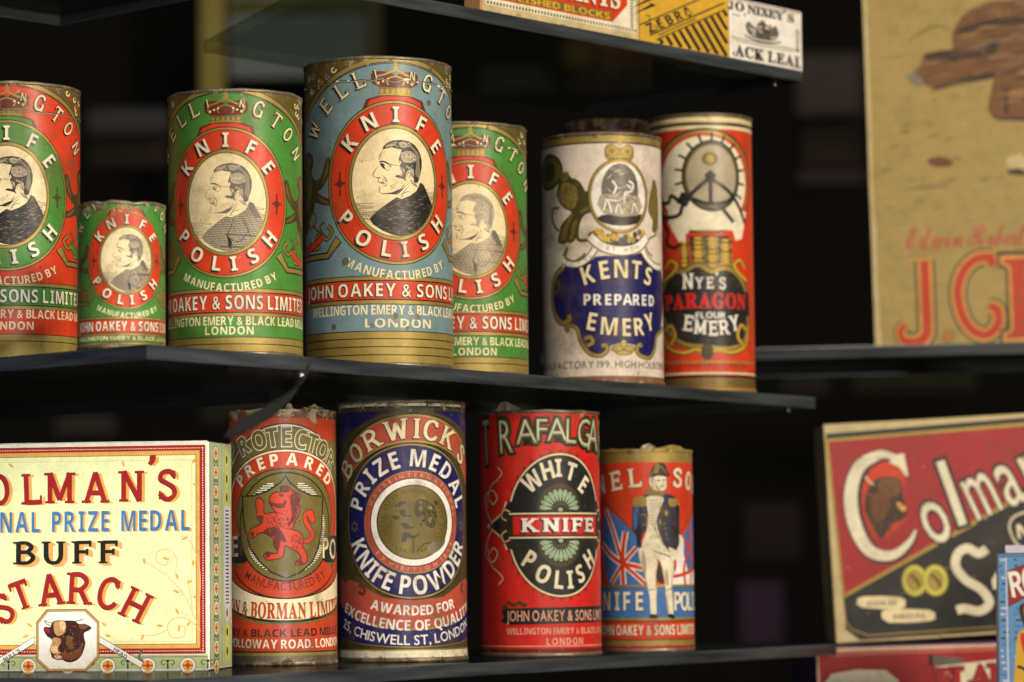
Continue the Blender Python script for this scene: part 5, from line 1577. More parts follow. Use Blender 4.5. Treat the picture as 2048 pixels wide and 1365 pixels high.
shadowed([('S', *c(10, 960), -24, 58), ('T', *c(105, 890), -20, 56), ('A', *c(260, 862), -6), ('R', *c(412, 858), 3), ('C', *c(565, 885), 14), ('H', *c(705, 948), 27)], 61, 'crimson', 'orange', xs=1.05, **kk)
A.part = 'ribbon'
for kf, f in enumerate((lambda x: x, mir)):
    A.part = 'ribbon#%d' % kf
    A.poly([(f(x), y) for x, y in C([(512, 1110), (745, 1250), (735, 1285), (512, 1150)])], 'slate')
    A.poly([(f(x), y) for x, y in C([(514, 1114), (742, 1252), (732, 1280), (514, 1146)])], 'white')
    A.stroke([(f(x), y) for x, y in C([(740, 1180), (720, 1225), (745, 1250)])], 4, 'lead')
A.part = 'ribbon_text#0'
A.text('BULL’S', *c(55, 1210), 7.5, 'slate', width=38); A.items[-1] = ('ribbon_text#0', 'slate', [tuple((c(55, 1210)[0] + (x - c(55, 1210)[0]) * .83 + (y - c(55, 1210)[1]) * .5, c(55, 1210)[1] + (y - c(55, 1210)[1]) * .83 - (x - c(55, 1210)[0]) * .55) for x, y in t) for t in A.items[-1][2]])
A.text('HEAD', *c(625, 1203), 7.5, 'slate', width=30); A.items[-1] = ('ribbon_text#1', 'slate', [tuple((c(625, 1203)[0] + (x - c(625, 1203)[0]) * .83 - (y - c(625, 1203)[1]) * .5, c(625, 1203)[1] + (y - c(625, 1203)[1]) * .83 + (x - c(625, 1203)[0]) * .60) for x, y in t) for t in A.items[-1][2]])
A.part = 'medallion'
o = C([(238, 968), (447, 968), (515, 1036), (515, 1225), (448, 1297), (245, 1297), (184, 1240), (184, 1036)])
cxm, cym = 132, 1277
A.poly(o, 'darkbrown'); A.poly([(cxm + (x - cxm) * .985, cym + (y - cym) * .985) for x, y in o], 'tan'); A.poly([(cxm + (x - cxm) * .925, cym + (y - cym) * .925) for x, y in o], 'tan'); A.poly([(cxm + (x - cxm) * .915, cym + (y - cym) * .915) for x, y in o], 'white')
A.part = 'bull_head'
b = lambda pts: [(60 + x / 8.53, 1190 + y / 8.53) for x, y in pts]
for m_, p in (('darkbrown', [(370, 425), (450, 405), (560, 410), (640, 410), (740, 420), (800, 470), (900, 470), (970, 500), (1015, 540), (960, 590), (895, 620), (890, 700), (912, 790), (890, 900), (850, 1000), (790, 1070), (690, 1120), (590, 1115), (520, 1080), (430, 1080), (350, 1040), (335, 990), (310, 910), (330, 830), (350, 770), (330, 720), (270, 680), (225, 610), (205, 545), (240, 515), (320, 520), (340, 460)]),
              ('tan', [(380, 440), (470, 415), (560, 425), (585, 500), (570, 600), (520, 650), (440, 670), (385, 600), (375, 500)]), ('peach', [(480, 440), (550, 430), (575, 500), (540, 600), (500, 560)]),
              ('tan', [(360, 710), (440, 700), (500, 740), (480, 830), (440, 900), (500, 960), (440, 990), (350, 960), (320, 900), (340, 800)]), ('peach', [(345, 850), (420, 840), (450, 900), (420, 960), (350, 950), (325, 900)]),
              ('crimson', [(225, 550), (280, 540), (320, 600), (280, 620)]), ('wood', [(800, 490), (900, 485), (960, 520), (880, 560), (810, 540)]), ('wood', [(590, 680), (680, 680), (700, 780), (720, 880), (640, 900), (600, 800)]),
              ('brown', [(520, 940), (640, 960), (800, 880), (860, 780), (850, 960), (760, 1060), (620, 1080), (500, 1040)]), ('softpink', [(380, 1000), (500, 1010), (510, 1050), (420, 1060)]), ('black', [(560, 640), (640, 600), (720, 660), (620, 680)]), ('black', [(470, 820), (520, 860), (520, 960), (470, 920)])):
    A.poly(b(p), m_, smooth=3)
for i in range(150):
    x, y = rnd.uniform(360, 880), rnd.uniform(430, 1060)
    if (x - 620) ** 2 / 300 ** 2 + (y - 760) ** 2 / 340 ** 2 > .95: continue
    A.stroke(b([(x, y), (x + rnd.uniform(-14, 14), y + 18), (x + rnd.uniform(-22, 22), y + 36)]), 1.1, rnd.choice(['darkbrown', 'brown', 'wood', 'tan', 'crimson', 'black']), taper=True)
A.stroke(b([(330, 500), (250, 460), (220, 400)]), 1.5, 'slate', smooth=4); A.stroke(b([(350, 450), (270, 430), (220, 400)]), 1.2, 'slate', smooth=4); A.stroke(b([(740, 420), (820, 410), (865, 385)]), 1.8, 'lead', smooth=4)
P.finish()
# printed end of the carton
class Side(Panel):
    def place(self, x, y, lift): return (W_ + lift, x * self.s, (self.y0 - y) * self.s), (1, 0, 0)


S2 = Side(root, 0, 1340, s); A = S2.art; A.part = 'end_label'
dpx = D_ / s
A.rect(3, 884, dpx - 3, 1336, 'palegreen'); A.rect(8, 886, 10, 1334, 'slate'); A.rect(dpx * .55, 886, dpx * .55 + 2, 1334, 'slate')
for i in range(12):
    y = 905 + i * 39
    A.ell(dpx * .30, y, 21, 15, 'slate', 24); A.ell(dpx * .30, y, 19, 13.5, 'white', 24); A.ell(dpx * .30, y, 14, 10, 'orange', 20); A.rect(dpx * .3 - 14, y - 1.5, dpx * .3 + 14, y + 1.5, 'signred'); A.rect(dpx * .3 - 2, y - 10, dpx * .3 + 2, y + 10, 'signred')
    for t in (-1, 1): A.stroke([(dpx * .30, y + 20), (dpx * .30 + t * 14, y + 15), (dpx * .30 + t * 18, y + 22), (dpx * .3 + t * 10, y + 25)], 3, 'slate', smooth=3)
    if i < 11: A.ell(dpx * .78, y + 10, 16, 19, 'lilac' if 2 < i < 9 else 'acid', 20); A.ell(dpx * .78, y + 10, 7, 9, 'slate', 12)
A.rect(dpx * .66, 1010, dpx * .92, 1215, 'lilac')
for i in range(26): A.rect(dpx * .72, 1018 + i * 7.5, dpx * .86, 1021 + i * 7.5, 'slate')
S2.finish()


# ------------------------------------------------------------------ boxes on the highest shelf
def top_box(x0px, x1px, hpx, label, ground, side, seed, depth=.03, wear=.4):
    """stands on the highest shelf with its front along the shelf edge"""
    F0, F1 = Vector((-.0893, 1.403)), Vector((.1659, 1.683))
    u = (F1 - F0).normalized(); nrm = Vector((-u.y, u.x))
    def hit(px):
        k = (px - 1024) / FPX; a = F0 + nrm * .0035
        t = (k * a.y - a.x) / (u.x - k * u.y); return a + u * t
    p, q = hit(x0px), hit(x1px)
    W = (q - p).length
    r = empty('lead_box', (p.x, p.y, SHELF_TOP), label, 'box', 'small boxes on the highest shelf', rot=(0, 0, math.atan2(u.y, u.x)))
    r['wear'] = (10, wear, seed)
    sc, sy = W / (x1px - x0px), (p.y + q.y) / 2 / FPX
    card_box('carton', r, W, depth, hpx / FPX * (p.y + q.y) / 2, (ground, side), seed=seed)
    return r, Panel(r, 0, 0, sc, sy), hpx


# red one, mostly above the frame
r, P, h = top_box(968, 1289, 165, 'red and cream carton of polished blocks at the left of the top shelf', 'tan', 'tan', 31, .012)
A = P.art; w = 321
A.part = 'label'
A.rect(3, -h + 3, w - 3, -3, 'cardedge'); A.rect(8, -h + 8, w - 8, -16, 'ivory')
for i in range(49): A.rect(12 + i * 6.2, -24, 15 + i * 6.2, -18, 'slate')
for i in range(21): A.rect(w - 20, -h + 12 + i * 6.2, w - 14, -h + 15 + i * 6.2, 'slate')
A.rect(30, -h + 12, w - 26, -30, 'red'); A.poly([(w - 26, -30), (w - 26, -72), (w - 58, -30)], 'ivory')
A.rect(36, -50, w - 60, -33, 'olive')
A.part = 'lettering'
A.text('POLISHED BLOCKS', 148, -41, 13, 'yellow', width=220, bold=.03)
A.text('BRILLIANTS', 154, -82, 42, 'ivory', font='serif', width=250, bold=.02, shadow=(-3, 3, 'maroon'))
P.finish()
# yellow striped one
r, P, h = top_box(1291, 1470, 150, 'yellow carton with black diagonal stripes between the red and white cartons', 'yellow', 'yellow', 37, .03, .2)
A = P.art; w = 179
A.part = 'label'
rr = lambda u, v: (16 + u * .84 + v * .54, -30 - u * .54 + v * .84)      # slanted print
A.hatch([(26, -5), (w - 5, -5), (w - 5, -102)], 57, 15.5, 7.5, 'slate')
A.stroke([rr(-12, -13), rr(180, -13)], 2.5, 'slate'); A.stroke([rr(-6, 12), rr(175, 12)], 3, 'slate'); A.stroke([rr(10, 18), rr(100, 18)], 2.4, 'slate'); A.stroke([rr(4, 24), rr(168, 24)], 2.5, 'slate')
for i in range(5): A.poly([rr(40 + i * 5, -34 - i * 12), rr(30 + i * 8, -44 - i * 12), rr(30 + i * 8, -40 - i * 12), rr(-16 + i * 5, -35 - i * 12)], 'slate')
rnd = random.Random(6)
for i in range(46):
    x, y = rnd.uniform(10, w - 10), rnd.uniform(-h + 8, -8)
    A.stroke([(x, y), (x + 5, y - 4), (x + 9, y + 2), (x + 5, y + 5)], 1.8, 'slate', smooth=3) if y < -95 + x * -.3 or (x < 40 and y > -60) or (y > -12) else None
A.part = 'lettering'
A.letters([(ch, *rr(4 + i * 22, 0), -33) for i, ch in enumerate('ZEBRA')], 18, 'slate', bold=.034)
P.finish()
# white one
r, P, h = top_box(1472, 1617, 126, 'white carton with a black coat of arms at the right end of the top shelf', 'white', 'white', 41, .04, .3)
A = P.art; w = 145
A.part = 'label'
A.rect(3, -h + 3, w - 3, -h + 5, 'grey'); A.rect(3, -46, w - 6, -44, 'grey'); A.rect(10, -41, w - 18, -38, 'midgrey'); A.rect(4, -h + 34, 20, -h + 36, 'grey')
for i in range(8): A.rect(w - 14, -h + 40 + i * 6, w - 6, -h + 43 + i * 6, 'grey')
A.part = 'coat_of_arms'
for p in ([(36, -58), (30, -74), (38, -84), (48, -74), (56, -84), (64, -92), (72, -84), (82, -78), (90, -86), (96, -74), (92, -58), (78, -52), (50, -52)],): A.poly(p, 'grey', smooth=3)
for i in range(30):
    x, y = rnd.uniform(34, 92), rnd.uniform(-84, -56)
    A.stroke([(x, y), (x + 4, y - 3), (x + 7, y + 2)], 1.6, rnd.choice(['black', 'white', 'slate']), smooth=3)
A.stroke([(28, -54), (50, -48), (78, -48), (100, -54)], 3, 'slate', smooth=4)
A.part = 'lettering'
A.letters([('J', 2, -h + 16, 0, 15), ('O', 19, -h + 16, 0), ('.', 29, -h + 23, 0), ('N', 43, -h + 17, 0), ('I', 56, -h + 17, 0), ('X', 69, -h + 17, 0), ('E', 84, -h + 17, 0), ('Y', 99, -h + 17, 0), ('’', 110, -h + 12, 0), ('S', 122, -h + 18, 0)], 17, 'slate', font='serif', bold=.03)
A.text('BLACK LEAD', 60, -20, 22, 'slate', font='serif', width=172, bold=.03)
A.items[-1] = (A.items[-1][0], 'slate', [t for t in A.items[-1][2] if max(p[0] for p in t) < w - 2 and min(p[0] for p in t) > 2])
P.finish()

# ------------------------------------------------------------------ show card on the right
D_ = 1.95; s = D_ / FPX
zc = zof(1752, 697, D_)
root = empty('show_card', (xof(1751, 697, D_), D_, zc), 'olive-buff show card with brown painted sticks and red capital letters', 'card', rot=(0, math.radians(-1.0), math.radians(-7)))
root['wear'] = (10, .25, 51)
w, hh = 430, 830
card_box('board', root, w * s, .012, hh * s, ('card', 'cardedge'), seed=9, warp=.0015)
P = Panel(root, 1752, 697, s); A = P.art
A.part = 'picture'
j = lambda pts: [(1366 + x / 3.0, y / 3.0) for x, y in pts]
for m_, p in (('wood', [(1520, 330), (1680, 310), (1690, 200), (1800, 60), (2060, 10), (2300, 0), (2300, 480), (2040, 470), (1930, 460), (1700, 500), (1560, 530), (1470, 470), (1400, 450), (1480, 400)]),
              ('wooddark', [(1510, 320), (1680, 300), (1850, 310), (1950, 240), (1940, 330), (1740, 360), (1580, 370)]), ('wooddark', [(1700, 200), (1800, 150), (2050, 120), (2300, 130), (2300, 170), (2050, 165), (1850, 190)]),
              ('wooddark', [(1540, 545), (1650, 500), (1800, 460), (1930, 450), (1930, 485), (1760, 510), (1620, 535)]), ('wood', [(1960, 400), (2060, 390), (2300, 380), (2300, 740), (1960, 735), (1900, 700), (1885, 650)]),
              ('wooddark', [(1990, 560), (2010, 560), (2000, 700), (1980, 690)]), ('wooddark', [(1900, 700), (1960, 745), (2300, 750), (2300, 735), (1960, 728)]), ('lead', [(1400, 450), (1440, 430), (1500, 470), (1490, 520), (1430, 490)]),
              ('brown', [(1510, 960), (1580, 945), (1660, 975), (1640, 1010), (1540, 1005)]), ('cardedge', [(1980, 990), (2020, 960), (2100, 960), (2100, 1040), (2010, 1040)]), ('wooddark', [(1980, 1050), (2060, 1040), (2100, 1080), (2010, 1075)])):
    A.poly(j(p), m_, smooth=3)
rnd = random.Random(15)
for i in range(240):
    x, y = rnd.uniform(1480, 2250), rnd.uniform(20, 720)
    if (y > 470 and x < 1900) or (y < 300 and x < 1700) or (y < 150 and x < 1800): continue
    A.stroke(j([(x, y), (x + 70, y - 14), (x + 150, y - rnd.uniform(0, 40))]), rnd.uniform(1, 3.2), rnd.choice(['wooddark', 'brown', 'tan', 'wood', 'darkbrown', 'lead']), taper=True, smooth=3)
for i in range(30):
    x, y = rnd.uniform(1180, 2100), rnd.uniform(560, 1300)
    A.stroke(j([(x, y), (x + 24, y - 10), (x + 60, y - rnd.uniform(6, 16))]), rnd.uniform(1.5, 4), rnd.choice(['darkolive', 'olive', 'brown']), taper=True, smooth=3)
for ln in ([(1380, 270), (1480, 200), (1600, 150), (1700, 190)], [(1350, 1140), (1500, 1130), (1650, 1125)]): A.stroke(j(ln), 3, 'darkolive', taper=True, smooth=4)
for i in range(160):
    x, y = rnd.uniform(1765, 2170), rnd.uniform(-100, 690)
    A.stroke([(x, y), (x + rnd.uniform(8, 40), y - rnd.uniform(0, 5)), (x + rnd.uniform(40, 70), y - rnd.uniform(2, 9))], rnd.uniform(.6, 1.6), rnd.choice(['cardedge', 'olive', 'card', 'tan']), taper=True)
A.part = 'worn_edge'
A.poly([(1752, 700), (1752, -130), (1759, -130), (1761, 200), (1758, 420), (1763, 470), (1760, 560), (1765, 690)], 'cardedge')
A.part = 'signature'
A.text('Edwin Roberts', 1946, 476, 50, 'pinkred', font='script', width=250, gap=.02, bold=.004)
A.part = 'lettering'
g = lambda pts: [(1366 + x / 3.0, 455 + y / 3.0) for x, y in pts]
Jp = [(1470, 205), (1470, 560), (1460, 660), (1400, 700), (1330, 690), (1310, 630), (1345, 590)]
Cp = [(1870, 260), (1860, 210), (1780, 210), (1700, 280), (1660, 400), (1680, 540), (1740, 640), (1820, 670), (1890, 610), (1890, 520), (1840, 500)]
for w_, m_ in ((40, 'darkolive'), (31, 'card'), (26, 'orange'), (19, 'signred')):
    A.stroke(g(Jp[:5]), w_, m_, smooth=6)
    A.stroke(g(Jp[3:]), w_ * .66, m_, smooth=6)
    A.stroke(g(Cp), w_ * .92, m_, smooth=6)
for w_, m_ in ((8, 'darkolive'), (5, 'orange')): A.rect(1366 + 1380 / 3 , 455 + 200 / 3 - w_ / 2, 1366 + 1510 / 3, 455 + 200 / 3 + w_ / 2, m_); A.rect(1366 + 1845 / 3, 455 + 165 / 3, 1366 + 1895 / 3, 455 + 165 / 3 + w_, m_)
for r1, m_ in ((11, 'darkolive'), (8, 'orange'), (5, 'signred')): A.ell(*g([(1595, 670)])[0], r1, r1, m_, 16)
A.letters([('R', 2072, 606, 0), ('I', 2144, 606, 0)], 164, 'darkolive', font='serif', bold=.06, xs=.75)
A.letters([('R', 2072, 606, 0), ('I', 2144, 606, 0)], 162, 'orange', font='serif', bold=.03, xs=.75)
A.letters([('R', 2072, 606, 0), ('I', 2144, 606, 0)], 160, 'signred', font='serif', bold=.006, xs=.75)
P.finish()
shelf([(.02, 1.962), (.46, 1.885), (.49, 2.06), (.05, 2.14)], zc, .0075, 'blurred glass shelf on the right under the olive show card')

# ------------------------------------------------------------------ red starch box and the box below it
D_ = 1.80; s = D_ / FPX
zb = zof(1668, 1288, 1.80)
root = empty('starch_box', (xof(1672, 1270, D_), D_, zb), 'red and black starch box with large cream lettering and two gold medals', 'box', rot=(0, math.radians(-2.6), math.radians(.5)))
root['wear'] = (10, .35, 61)
w, hh = 470, 437
card_box('carton', root, w * s, .05, hh * s, ('cardedge', 'cardedge'), seed=19, warp=.0022)
P = Panel(root, 1660, 1272, s); A = P.art
# rotate tracing back into the upright frame of the box
ca, sa = math.cos(math.radians(2.6)), math.sin(math.radians(2.6))


def b(x, y):
    x, y = 1430 + x / 2.2945, 770 + y / 2.2945
    dx, dy = x - 1668, y - 1277
    return (1660 + 7 + (dx * ca - dy * sa), 1272 + (dx * sa + dy * ca))


B = lambda pts: [b(*p) for p in pts]
A.part = 'label'
A.poly(B([(500, 205), (1600, 125), (1600, 1095), (640, 1150), (575, 1100)]), 'slate')
A.poly(B([(500, 228), (1600, 148), (1600, 400), (563, 960)]), 'gold')
A.poly(B([(512, 242), (1600, 164), (1600, 372), (572, 938)]), 'boxred')
A.stroke(B([(500, 232), (575, 1060), (600, 1100), (680, 1128), (1600, 1075)]), 2.5, 'gold')
A.part = 'bull_head'
for m_, p in (('red', [(690, 400), (730, 340), (830, 350), (860, 420), (850, 520), (860, 600), (740, 690), (680, 600), (660, 480)]), ('wooddark', [(700, 440), (760, 405), (840, 420), (850, 500), (866, 560), (850, 600), (800, 620), (745, 690), (700, 620), (670, 540)]),
              ('wood', [(740, 420), (820, 415), (840, 470), (790, 500), (740, 470)]), ('orange', [(818, 520), (848, 532), (862, 552), (848, 564), (830, 548)]), ('brown', [(700, 500), (760, 470), (790, 520), (760, 600), (710, 590)])):
    A.poly(B(p), m_, smooth=3)
for i in range(70):
    x, y = rnd.uniform(690, 850), rnd.uniform(420, 640)
    A.stroke(B([(x, y), (x + rnd.uniform(-10, 10), y + 16), (x + rnd.uniform(-14, 14), y + 32)]), 2.2, rnd.choice(['wooddark', 'brown', 'darkbrown', 'wood']), taper=True)
A.stroke(B([(715, 440), (690, 420), (680, 400)]), 3.5, 'cream', smooth=3); A.stroke(B([(640, 500), (690, 485), (720, 500)]), 4, 'wood', smooth=3)
A.part = 'lettering'
Cb = [(860, 330), (800, 310), (740, 305), (650, 360), (610, 480), (625, 620), (690, 740), (790, 765), (870, 710), (905, 650)]
for dx, w_, m_ in ((2.5, 36, 'slate'), (0, 32, 'slate'), (0, 27, 'ivory')):
    A.stroke([(x + dx, y + dx) for x, y in B(Cb)], w_, m_, taper=True, smooth=6)
for m_, e in (('slate', 4), ('ivory', 0)): A.poly([(x + e * .4, y + e * .5) for x, y in B([(838, 300), (858, 300), (876, 405), (862, 400), (835, 360), (790, 340), (800, 310)])], m_)
for ch, x, y, rot, h_, xx in (('o', 975, 578, -22, 128, .56), ('l', 1072, 480, -16, 138, .9), ('m', 1190, 460, -22, 128, .47), ('a', 1318, 410, -24, 128, .56), ('n', 1440, 360, -24, 132, .60), ('s', 1540, 320, -24, 128, .7)):
    px, py = b(x, y)
    off = -4 if ch != 'l' else 0
    for bo, m_ in ((.042, 'slate'), (.004, 'ivory')):
        A.letters([(ch, px, py + off, rot, h_ * .98, xx)], 100, m_, font='heavy', bold=bo)
Sb = [(1235, 735), (1215, 780), (1160, 735), (1100, 760), (1085, 820), (1130, 880), (1210, 930), (1240, 990), (1190, 1020), (1130, 1015), (1090, 980), (1080, 1030)]
A.stroke(B([(1228, 738), (1190, 760), (1140, 735), (1095, 760), (1085, 820), (1130, 880), (1200, 925), (1235, 985), (1190, 1022), (1120, 1010), (1085, 1018)]), 18, 'ivory', smooth=6)
A.letters([('t', *b(1330, 930), -4, 150, .8), ('a', *b(1430, 930), -4, 140, .8)], 100, 'ivory', font='serif', bold=.04)
for x in (895, 990):
    px, py = b(x, 880)
    A.ell(px, py, 26, 32, 'gold', 32); A.ell(px, py, 23, 29, 'acid', 32); A.ell(px, py, 17, 22, 'gold', 32); A.stroke([(px - 8, py - 12), (px + 4, py), (px + 9, py + 14)], 5, 'darkolive', smooth=3)
for p in ([(630, 970), (660, 950), (830, 955), (850, 990), (820, 1010), (650, 1000)], [(740, 1025), (780, 1010), (960, 1015), (985, 1045), (960, 1065), (770, 1070)]): A.poly(B(p), 'cream', smooth=2)
A.text('GOLD', *b(740, 982), 9, 'grey', width=60, bold=.02); A.text('MEDAL', *b(870, 1042), 9, 'grey', width=66, bold=.02)
A.text('BULL’S HEAD', *b(720, 320), 5, 'grey', width=54, bold=.0)
nn = [b(x, y) for x, y in [(1335, 650), (1350, 600), (1400, 575), (1480, 560), (1520, 640), (1480, 730), (1380, 730)]]
A.stroke(nn, 4, 'ivory', closed=True, smooth=4); A.letters([('N', *b(1398, 660), -4), ('O', *b(1450, 655), -4)], 27, 'ivory', bold=.03)
# scuffs
for i in range(26):
    x, y = rnd.uniform(520, 1450), rnd.uniform(230, 1060)
    px, py = b(x, y); A.stroke([(px, py), (px + rnd.uniform(3, 14), py + rnd.uniform(-3, 3))], rnd.uniform(.6, 1.8), rnd.choice(['pinkred', 'grey', 'tan']), taper=False)
P.finish()

root = empty('carton_box', (xof(1640, 1320, 1.76), 1.76, zb - .132), 'red carton with a purple top, lying under the red and black starch box', 'box', rot=(0, math.radians(-1.2), math.radians(3)))
root['wear'] = (10, .15, 71)
s = 1.76 / FPX
w, hh = 480, .1305 / s
card_box('carton', root, w * s, .10, .1305, ('ivory', 'purple'), seed=29, warp=.001)
P = Panel(root, 1640, 1308 + hh, s); A = P.art
A.part = 'label'
A.rect(1644, 1312, 1640 + w - 4, 1308 + hh - 4, 'softpink'); A.rect(1647, 1318, 1640 + w - 8, 1308 + hh - 8, 'boxred'); A.rect(1652, 1322, 1640 + w - 14, 1323.5, 'softpink')
A.poly([(1868, 1328), (1940, 1338), (1930, 1350), (1880, 1350)], 'grey'); A.poly([(1868, 1328), (1876, 1330), (1874, 1352), (1866, 1350)], 'slate')
A.poly([(1880, 1352), (2060, 1338), (2060, 1420), (1880, 1430)], 'ivory'); A.poly([(1670, 1360), (1780, 1356), (1800, 1400), (1670, 1400)], 'ivory', smooth=2)
A.part = 'lettering'
A.letters([('F', 1896, 1380, 0), ('L', 1930, 1378, 0), ('A', 1970, 1376, 0), ('K', 2010, 1374, 0)], 44, 'boxred', font='serif', bold=.05, outline=(.03, 'slate'))
P.finish()
shelf([(.10, 1.75), (.50, 1.70), (.54, 1.98), (.14, 2.03)], zb - .132, .0075, 'glass shelf below the frame carrying the red cartons')

# ------------------------------------------------------------------ blue packet at the right edge
D_ = 1.60; s = D_ / FPX
zt = zof(1990, 1092, D_)
zf = -.1500
root = empty('starch_packet', (xof(1990, 1200, D_), D_, zf), 'bright blue paper packet with a red banner at the lower right edge', 'packet', rot=(0, math.radians(.6), math.radians(-8)))
root['wear'] = (10, .1, 81)
w, hh = 210, (zt - zf) / s
card_box('carton', root, w * s, .045, zt - zf, ('lilac', 'lilac'), seed=33, warp=.0030, bev=.0040, nx=20, nz=40)
P = Panel(root, 1988, 1092 + hh, s); A = P.art
A.part = 'label'
A.rect(1990, 1108, 1988 + w - 2, 1092 + hh - 2, 'packblue'); A.rect(1990, 1106, 1988 + w - 2, 1108.5, 'navy'); A.rect(1990, 1112, 1988 + w - 2, 1113.5, 'navy')
for i in range(200):
    x, y = 1992 + (i % 8) * 26 + rnd.uniform(0, 6), 1118 + (i // 8) * 12
    A.rect(x, y, x + rnd.uniform(4, 16), y + 3.5, rnd.choice(['skyblue', 'lilac', 'navy']))
A.poly([(2004, 1115), (2006.5, 1115), (2012, 1092 + hh - 4), (2008, 1092 + hh - 4)], 'lilac')
k = lambda pts: [(1960 + x / 4.625, 1070 + y / 4.625) for x, y in pts]
A.poly(k([(225, 330), (420, 255), (900, 200), (900, 500), (420, 560), (225, 665)]), 'maroon', smooth=0); A.poly(k([(235, 340), (420, 270), (900, 215), (900, 485), (420, 545), (235, 640)]), 'crimson')
A.part = 'figure'
A.poly(k([(320, 680), (360, 630), (420, 640), (520, 650), (560, 800), (500, 900), (400, 900), (350, 800)]), 'darkbrown', smooth=3); A.poly(k([(370, 660), (450, 660), (500, 800), (420, 900), (380, 780)]), 'tan', smooth=3)
A.poly(k([(320, 900), (420, 860), (620, 880), (700, 1500), (300, 1500), (290, 1100)]), 'yellow', smooth=3); A.poly(k([(335, 900), (420, 930), (560, 900), (620, 1200), (430, 1200), (350, 1050)]), 'scarlet', smooth=3)
A.stroke(k([(300, 1210), (360, 1230), (420, 1300)]), 6, 'darkbrown', smooth=3)
A.part = 'lettering'
A.letters([('R', *k([(305, 455)])[0], -10, 50, .66), ('O', *k([(425, 420)])[0], -8, 50, .62), ('B', *k([(540, 395)])[0], -6, 50, .66), ('I', *k([(620, 385)])[0], -5, 50, .66), ('N', *k([(710, 375)])[0], -4, 50, .66)], 50, 'white', bold=.02, outline=(.03, 'maroon'))
P.finish()
shelf([(.20, 1.575), (.46, 1.60), (.45, 1.72), (.19, 1.69)], zf, .0064, 'glass shelf below the frame carrying the blue packet')

# ------------------------------------------------------------------ dark case and glass reflections built as dim solids behind
wall_m = plain('dark_backdrop', (.0075, .0068, .0055), .9, 0, 2.2, .8)
V = [(-4, 7.2, -3), (4, 7.2, -3), (4, 7.2, 3.4), (-4, 7.2, 3.4)]
tag(mesh_obj('back_wall', V, [(0, 1, 2, 3)], [wall_m], smooth=False), kind='structure')


def bx(name, x0, x1, y0, y1, z0, z1, mat, parent=None, org=(0, 0, 0)):
    V = [(x - org[0], y - org[1], z - org[2]) for z in (z0, z1) for y in (y0, y1) for x in (x0, x1)]
    F = [(0, 1, 5, 4), (1, 3, 7, 5), (3, 2, 6, 7), (2, 0, 4, 6), (4, 5, 7, 6), (0, 2, 3, 1)]
    o = mesh_obj(name, V, F, [mat], None, parent, smooth=False)
    bv = o.modifiers.new('soft', 'BEVEL'); bv.width = min(.02, abs(x1 - x0) * .1); bv.segments = 2
    return o


def pz(y, D, x=1024): return zof(x, y, D)


def pxx(x, D): return (x - 1024) / FPX * D


# framed panel reflected in the glass, added as solids far behind
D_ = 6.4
fr = empty('reflected_frame', (pxx(570, D_), D_, pz(130, D_)), 'blurred reflection of a grey-blue panel in an olive gold frame, built as solids', 'picture')
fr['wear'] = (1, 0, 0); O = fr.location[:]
fm = plain('reflected_gold', (.46, .38, .08), .5, .2, 12, .3)
bx('panel', pxx(455, D_), pxx(738, D_), D_ + .01, D_ + .02, pz(150, D_), pz(-130, D_), plain('reflected_grey', (.26, .32, .31), .7, 0, 14, .35), fr, O)
bx('reflected_side', pxx(400, D_), pxx(450, D_), D_ - .01, D_ + .03, pz(520, D_), pz(-160, D_), fm, fr, O)
bx('reflected_side', pxx(738, D_), pxx(768, D_), D_ - .01, D_ + .03, pz(150, D_), pz(-160, D_), plain('reflected_gold_dim', (.12, .11, .03), .5, .2), fr, O)  # dimmer side of the reflection, a darker copy of the gold
bx('reflected_rail', pxx(450, D_), pxx(738, D_), D_ - .01, D_ + .03, pz(22, D_), pz(-10, D_), plain('reflected_rail', (.22, .20, .05), .5, .2), fr, O)
rnd = random.Random(21)  # soft reflections in the glass, put in as dim coloured boxes
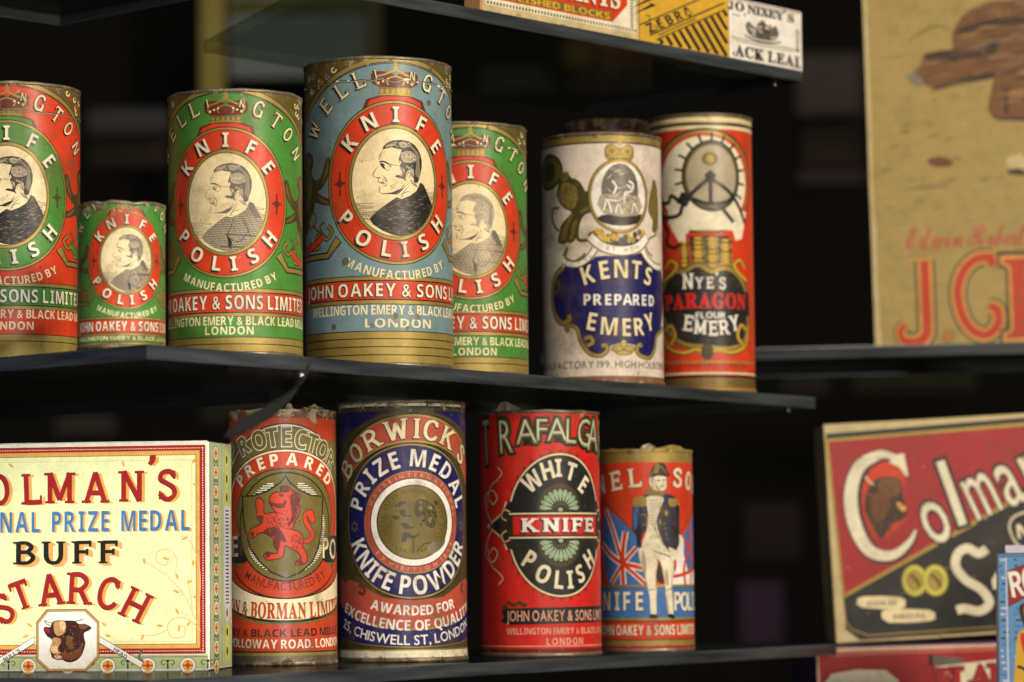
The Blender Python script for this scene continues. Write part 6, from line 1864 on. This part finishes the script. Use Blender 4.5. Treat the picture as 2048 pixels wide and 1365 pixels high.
for nm, lab, x0, x1, y0, y1, D_, colr in (
        ('reflection_patch', 'dim purple reflection built as a box, right of the admiral tin', 1470, 1560, 1170, 1300, 2.7, (.034, .014, .038)),
        ('reflection_patch', 'dim dark red reflection built as a box, above the purple one', 1480, 1600, 1010, 1130, 2.9, (.013, .006, .007)),
        ('reflection_patch', 'dim pinkish reflection built as a box at right centre', 1600, 1740, 110, 240, 2.8, (.045, .034, .028)),
        ('reflection_patch', 'dim mauve strip of reflection built as a box beside the show card', 1600, 1745, 345, 378, 2.8, (.040, .024, .030)),
        ('reflection_patch', 'dim brown reflection built as a box between the orange tin and the show card', 1610, 1735, 235, 345, 2.85, (.018, .011, .006)),
        ('reflection_patch', 'dim grey reflection built as a box between red and green tins', 165, 335, 205, 262, 2.6, (.036, .034, .034)),
        ('reflection_patch', 'dim brown reflection built as a box above the smallest tin', 170, 330, 262, 330, 2.7, (.022, .014, .008)),
        ('reflection_patch', 'dim yellow-brown reflection built as a box above the green tin on the right', 1130, 1190, 85, 135, 2.9, (.038, .032, .003)),
        ('reflection_patch', 'dim grey-green reflection built as a box under the top shelf', 960, 1120, 130, 190, 3.0, (.020, .022, .017)),
        ('reflection_patch', 'dim grey reflection built as a box above the starch carton', 100, 225, 820, 868, 2.6, (.026, .022, .019)),
        ('reflection_patch', 'dim brown reflection built as a box beneath the upper shelf', 390, 560, 740, 850, 2.9, (.016, .012, .006)),
        ('reflection_patch', 'dim olive reflection built as a box below the show card shelf', 1700, 1960, 735, 800, 2.9, (.018, .016, .004)),
        ('reflection_patch', 'dim plum reflection built as a box below the upper shelf end', 1560, 1660, 740, 800, 2.8, (.020, .012, .012))):
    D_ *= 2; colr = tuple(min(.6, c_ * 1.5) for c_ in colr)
    o = bx(nm, pxx(x0, D_), pxx(x1, D_), D_, D_ + .08, pz(y1, D_), pz(y0, D_), plain('reflection_tint', colr, .8, 0, 9, .6), None, (pxx((x0 + x1) / 2, D_), D_, pz(y1, D_)))
    o.location = (pxx((x0 + x1) / 2, D_), D_, pz(y1, D_)); tag(o, lab, 'box', 'dim reflections built as boxes far behind')
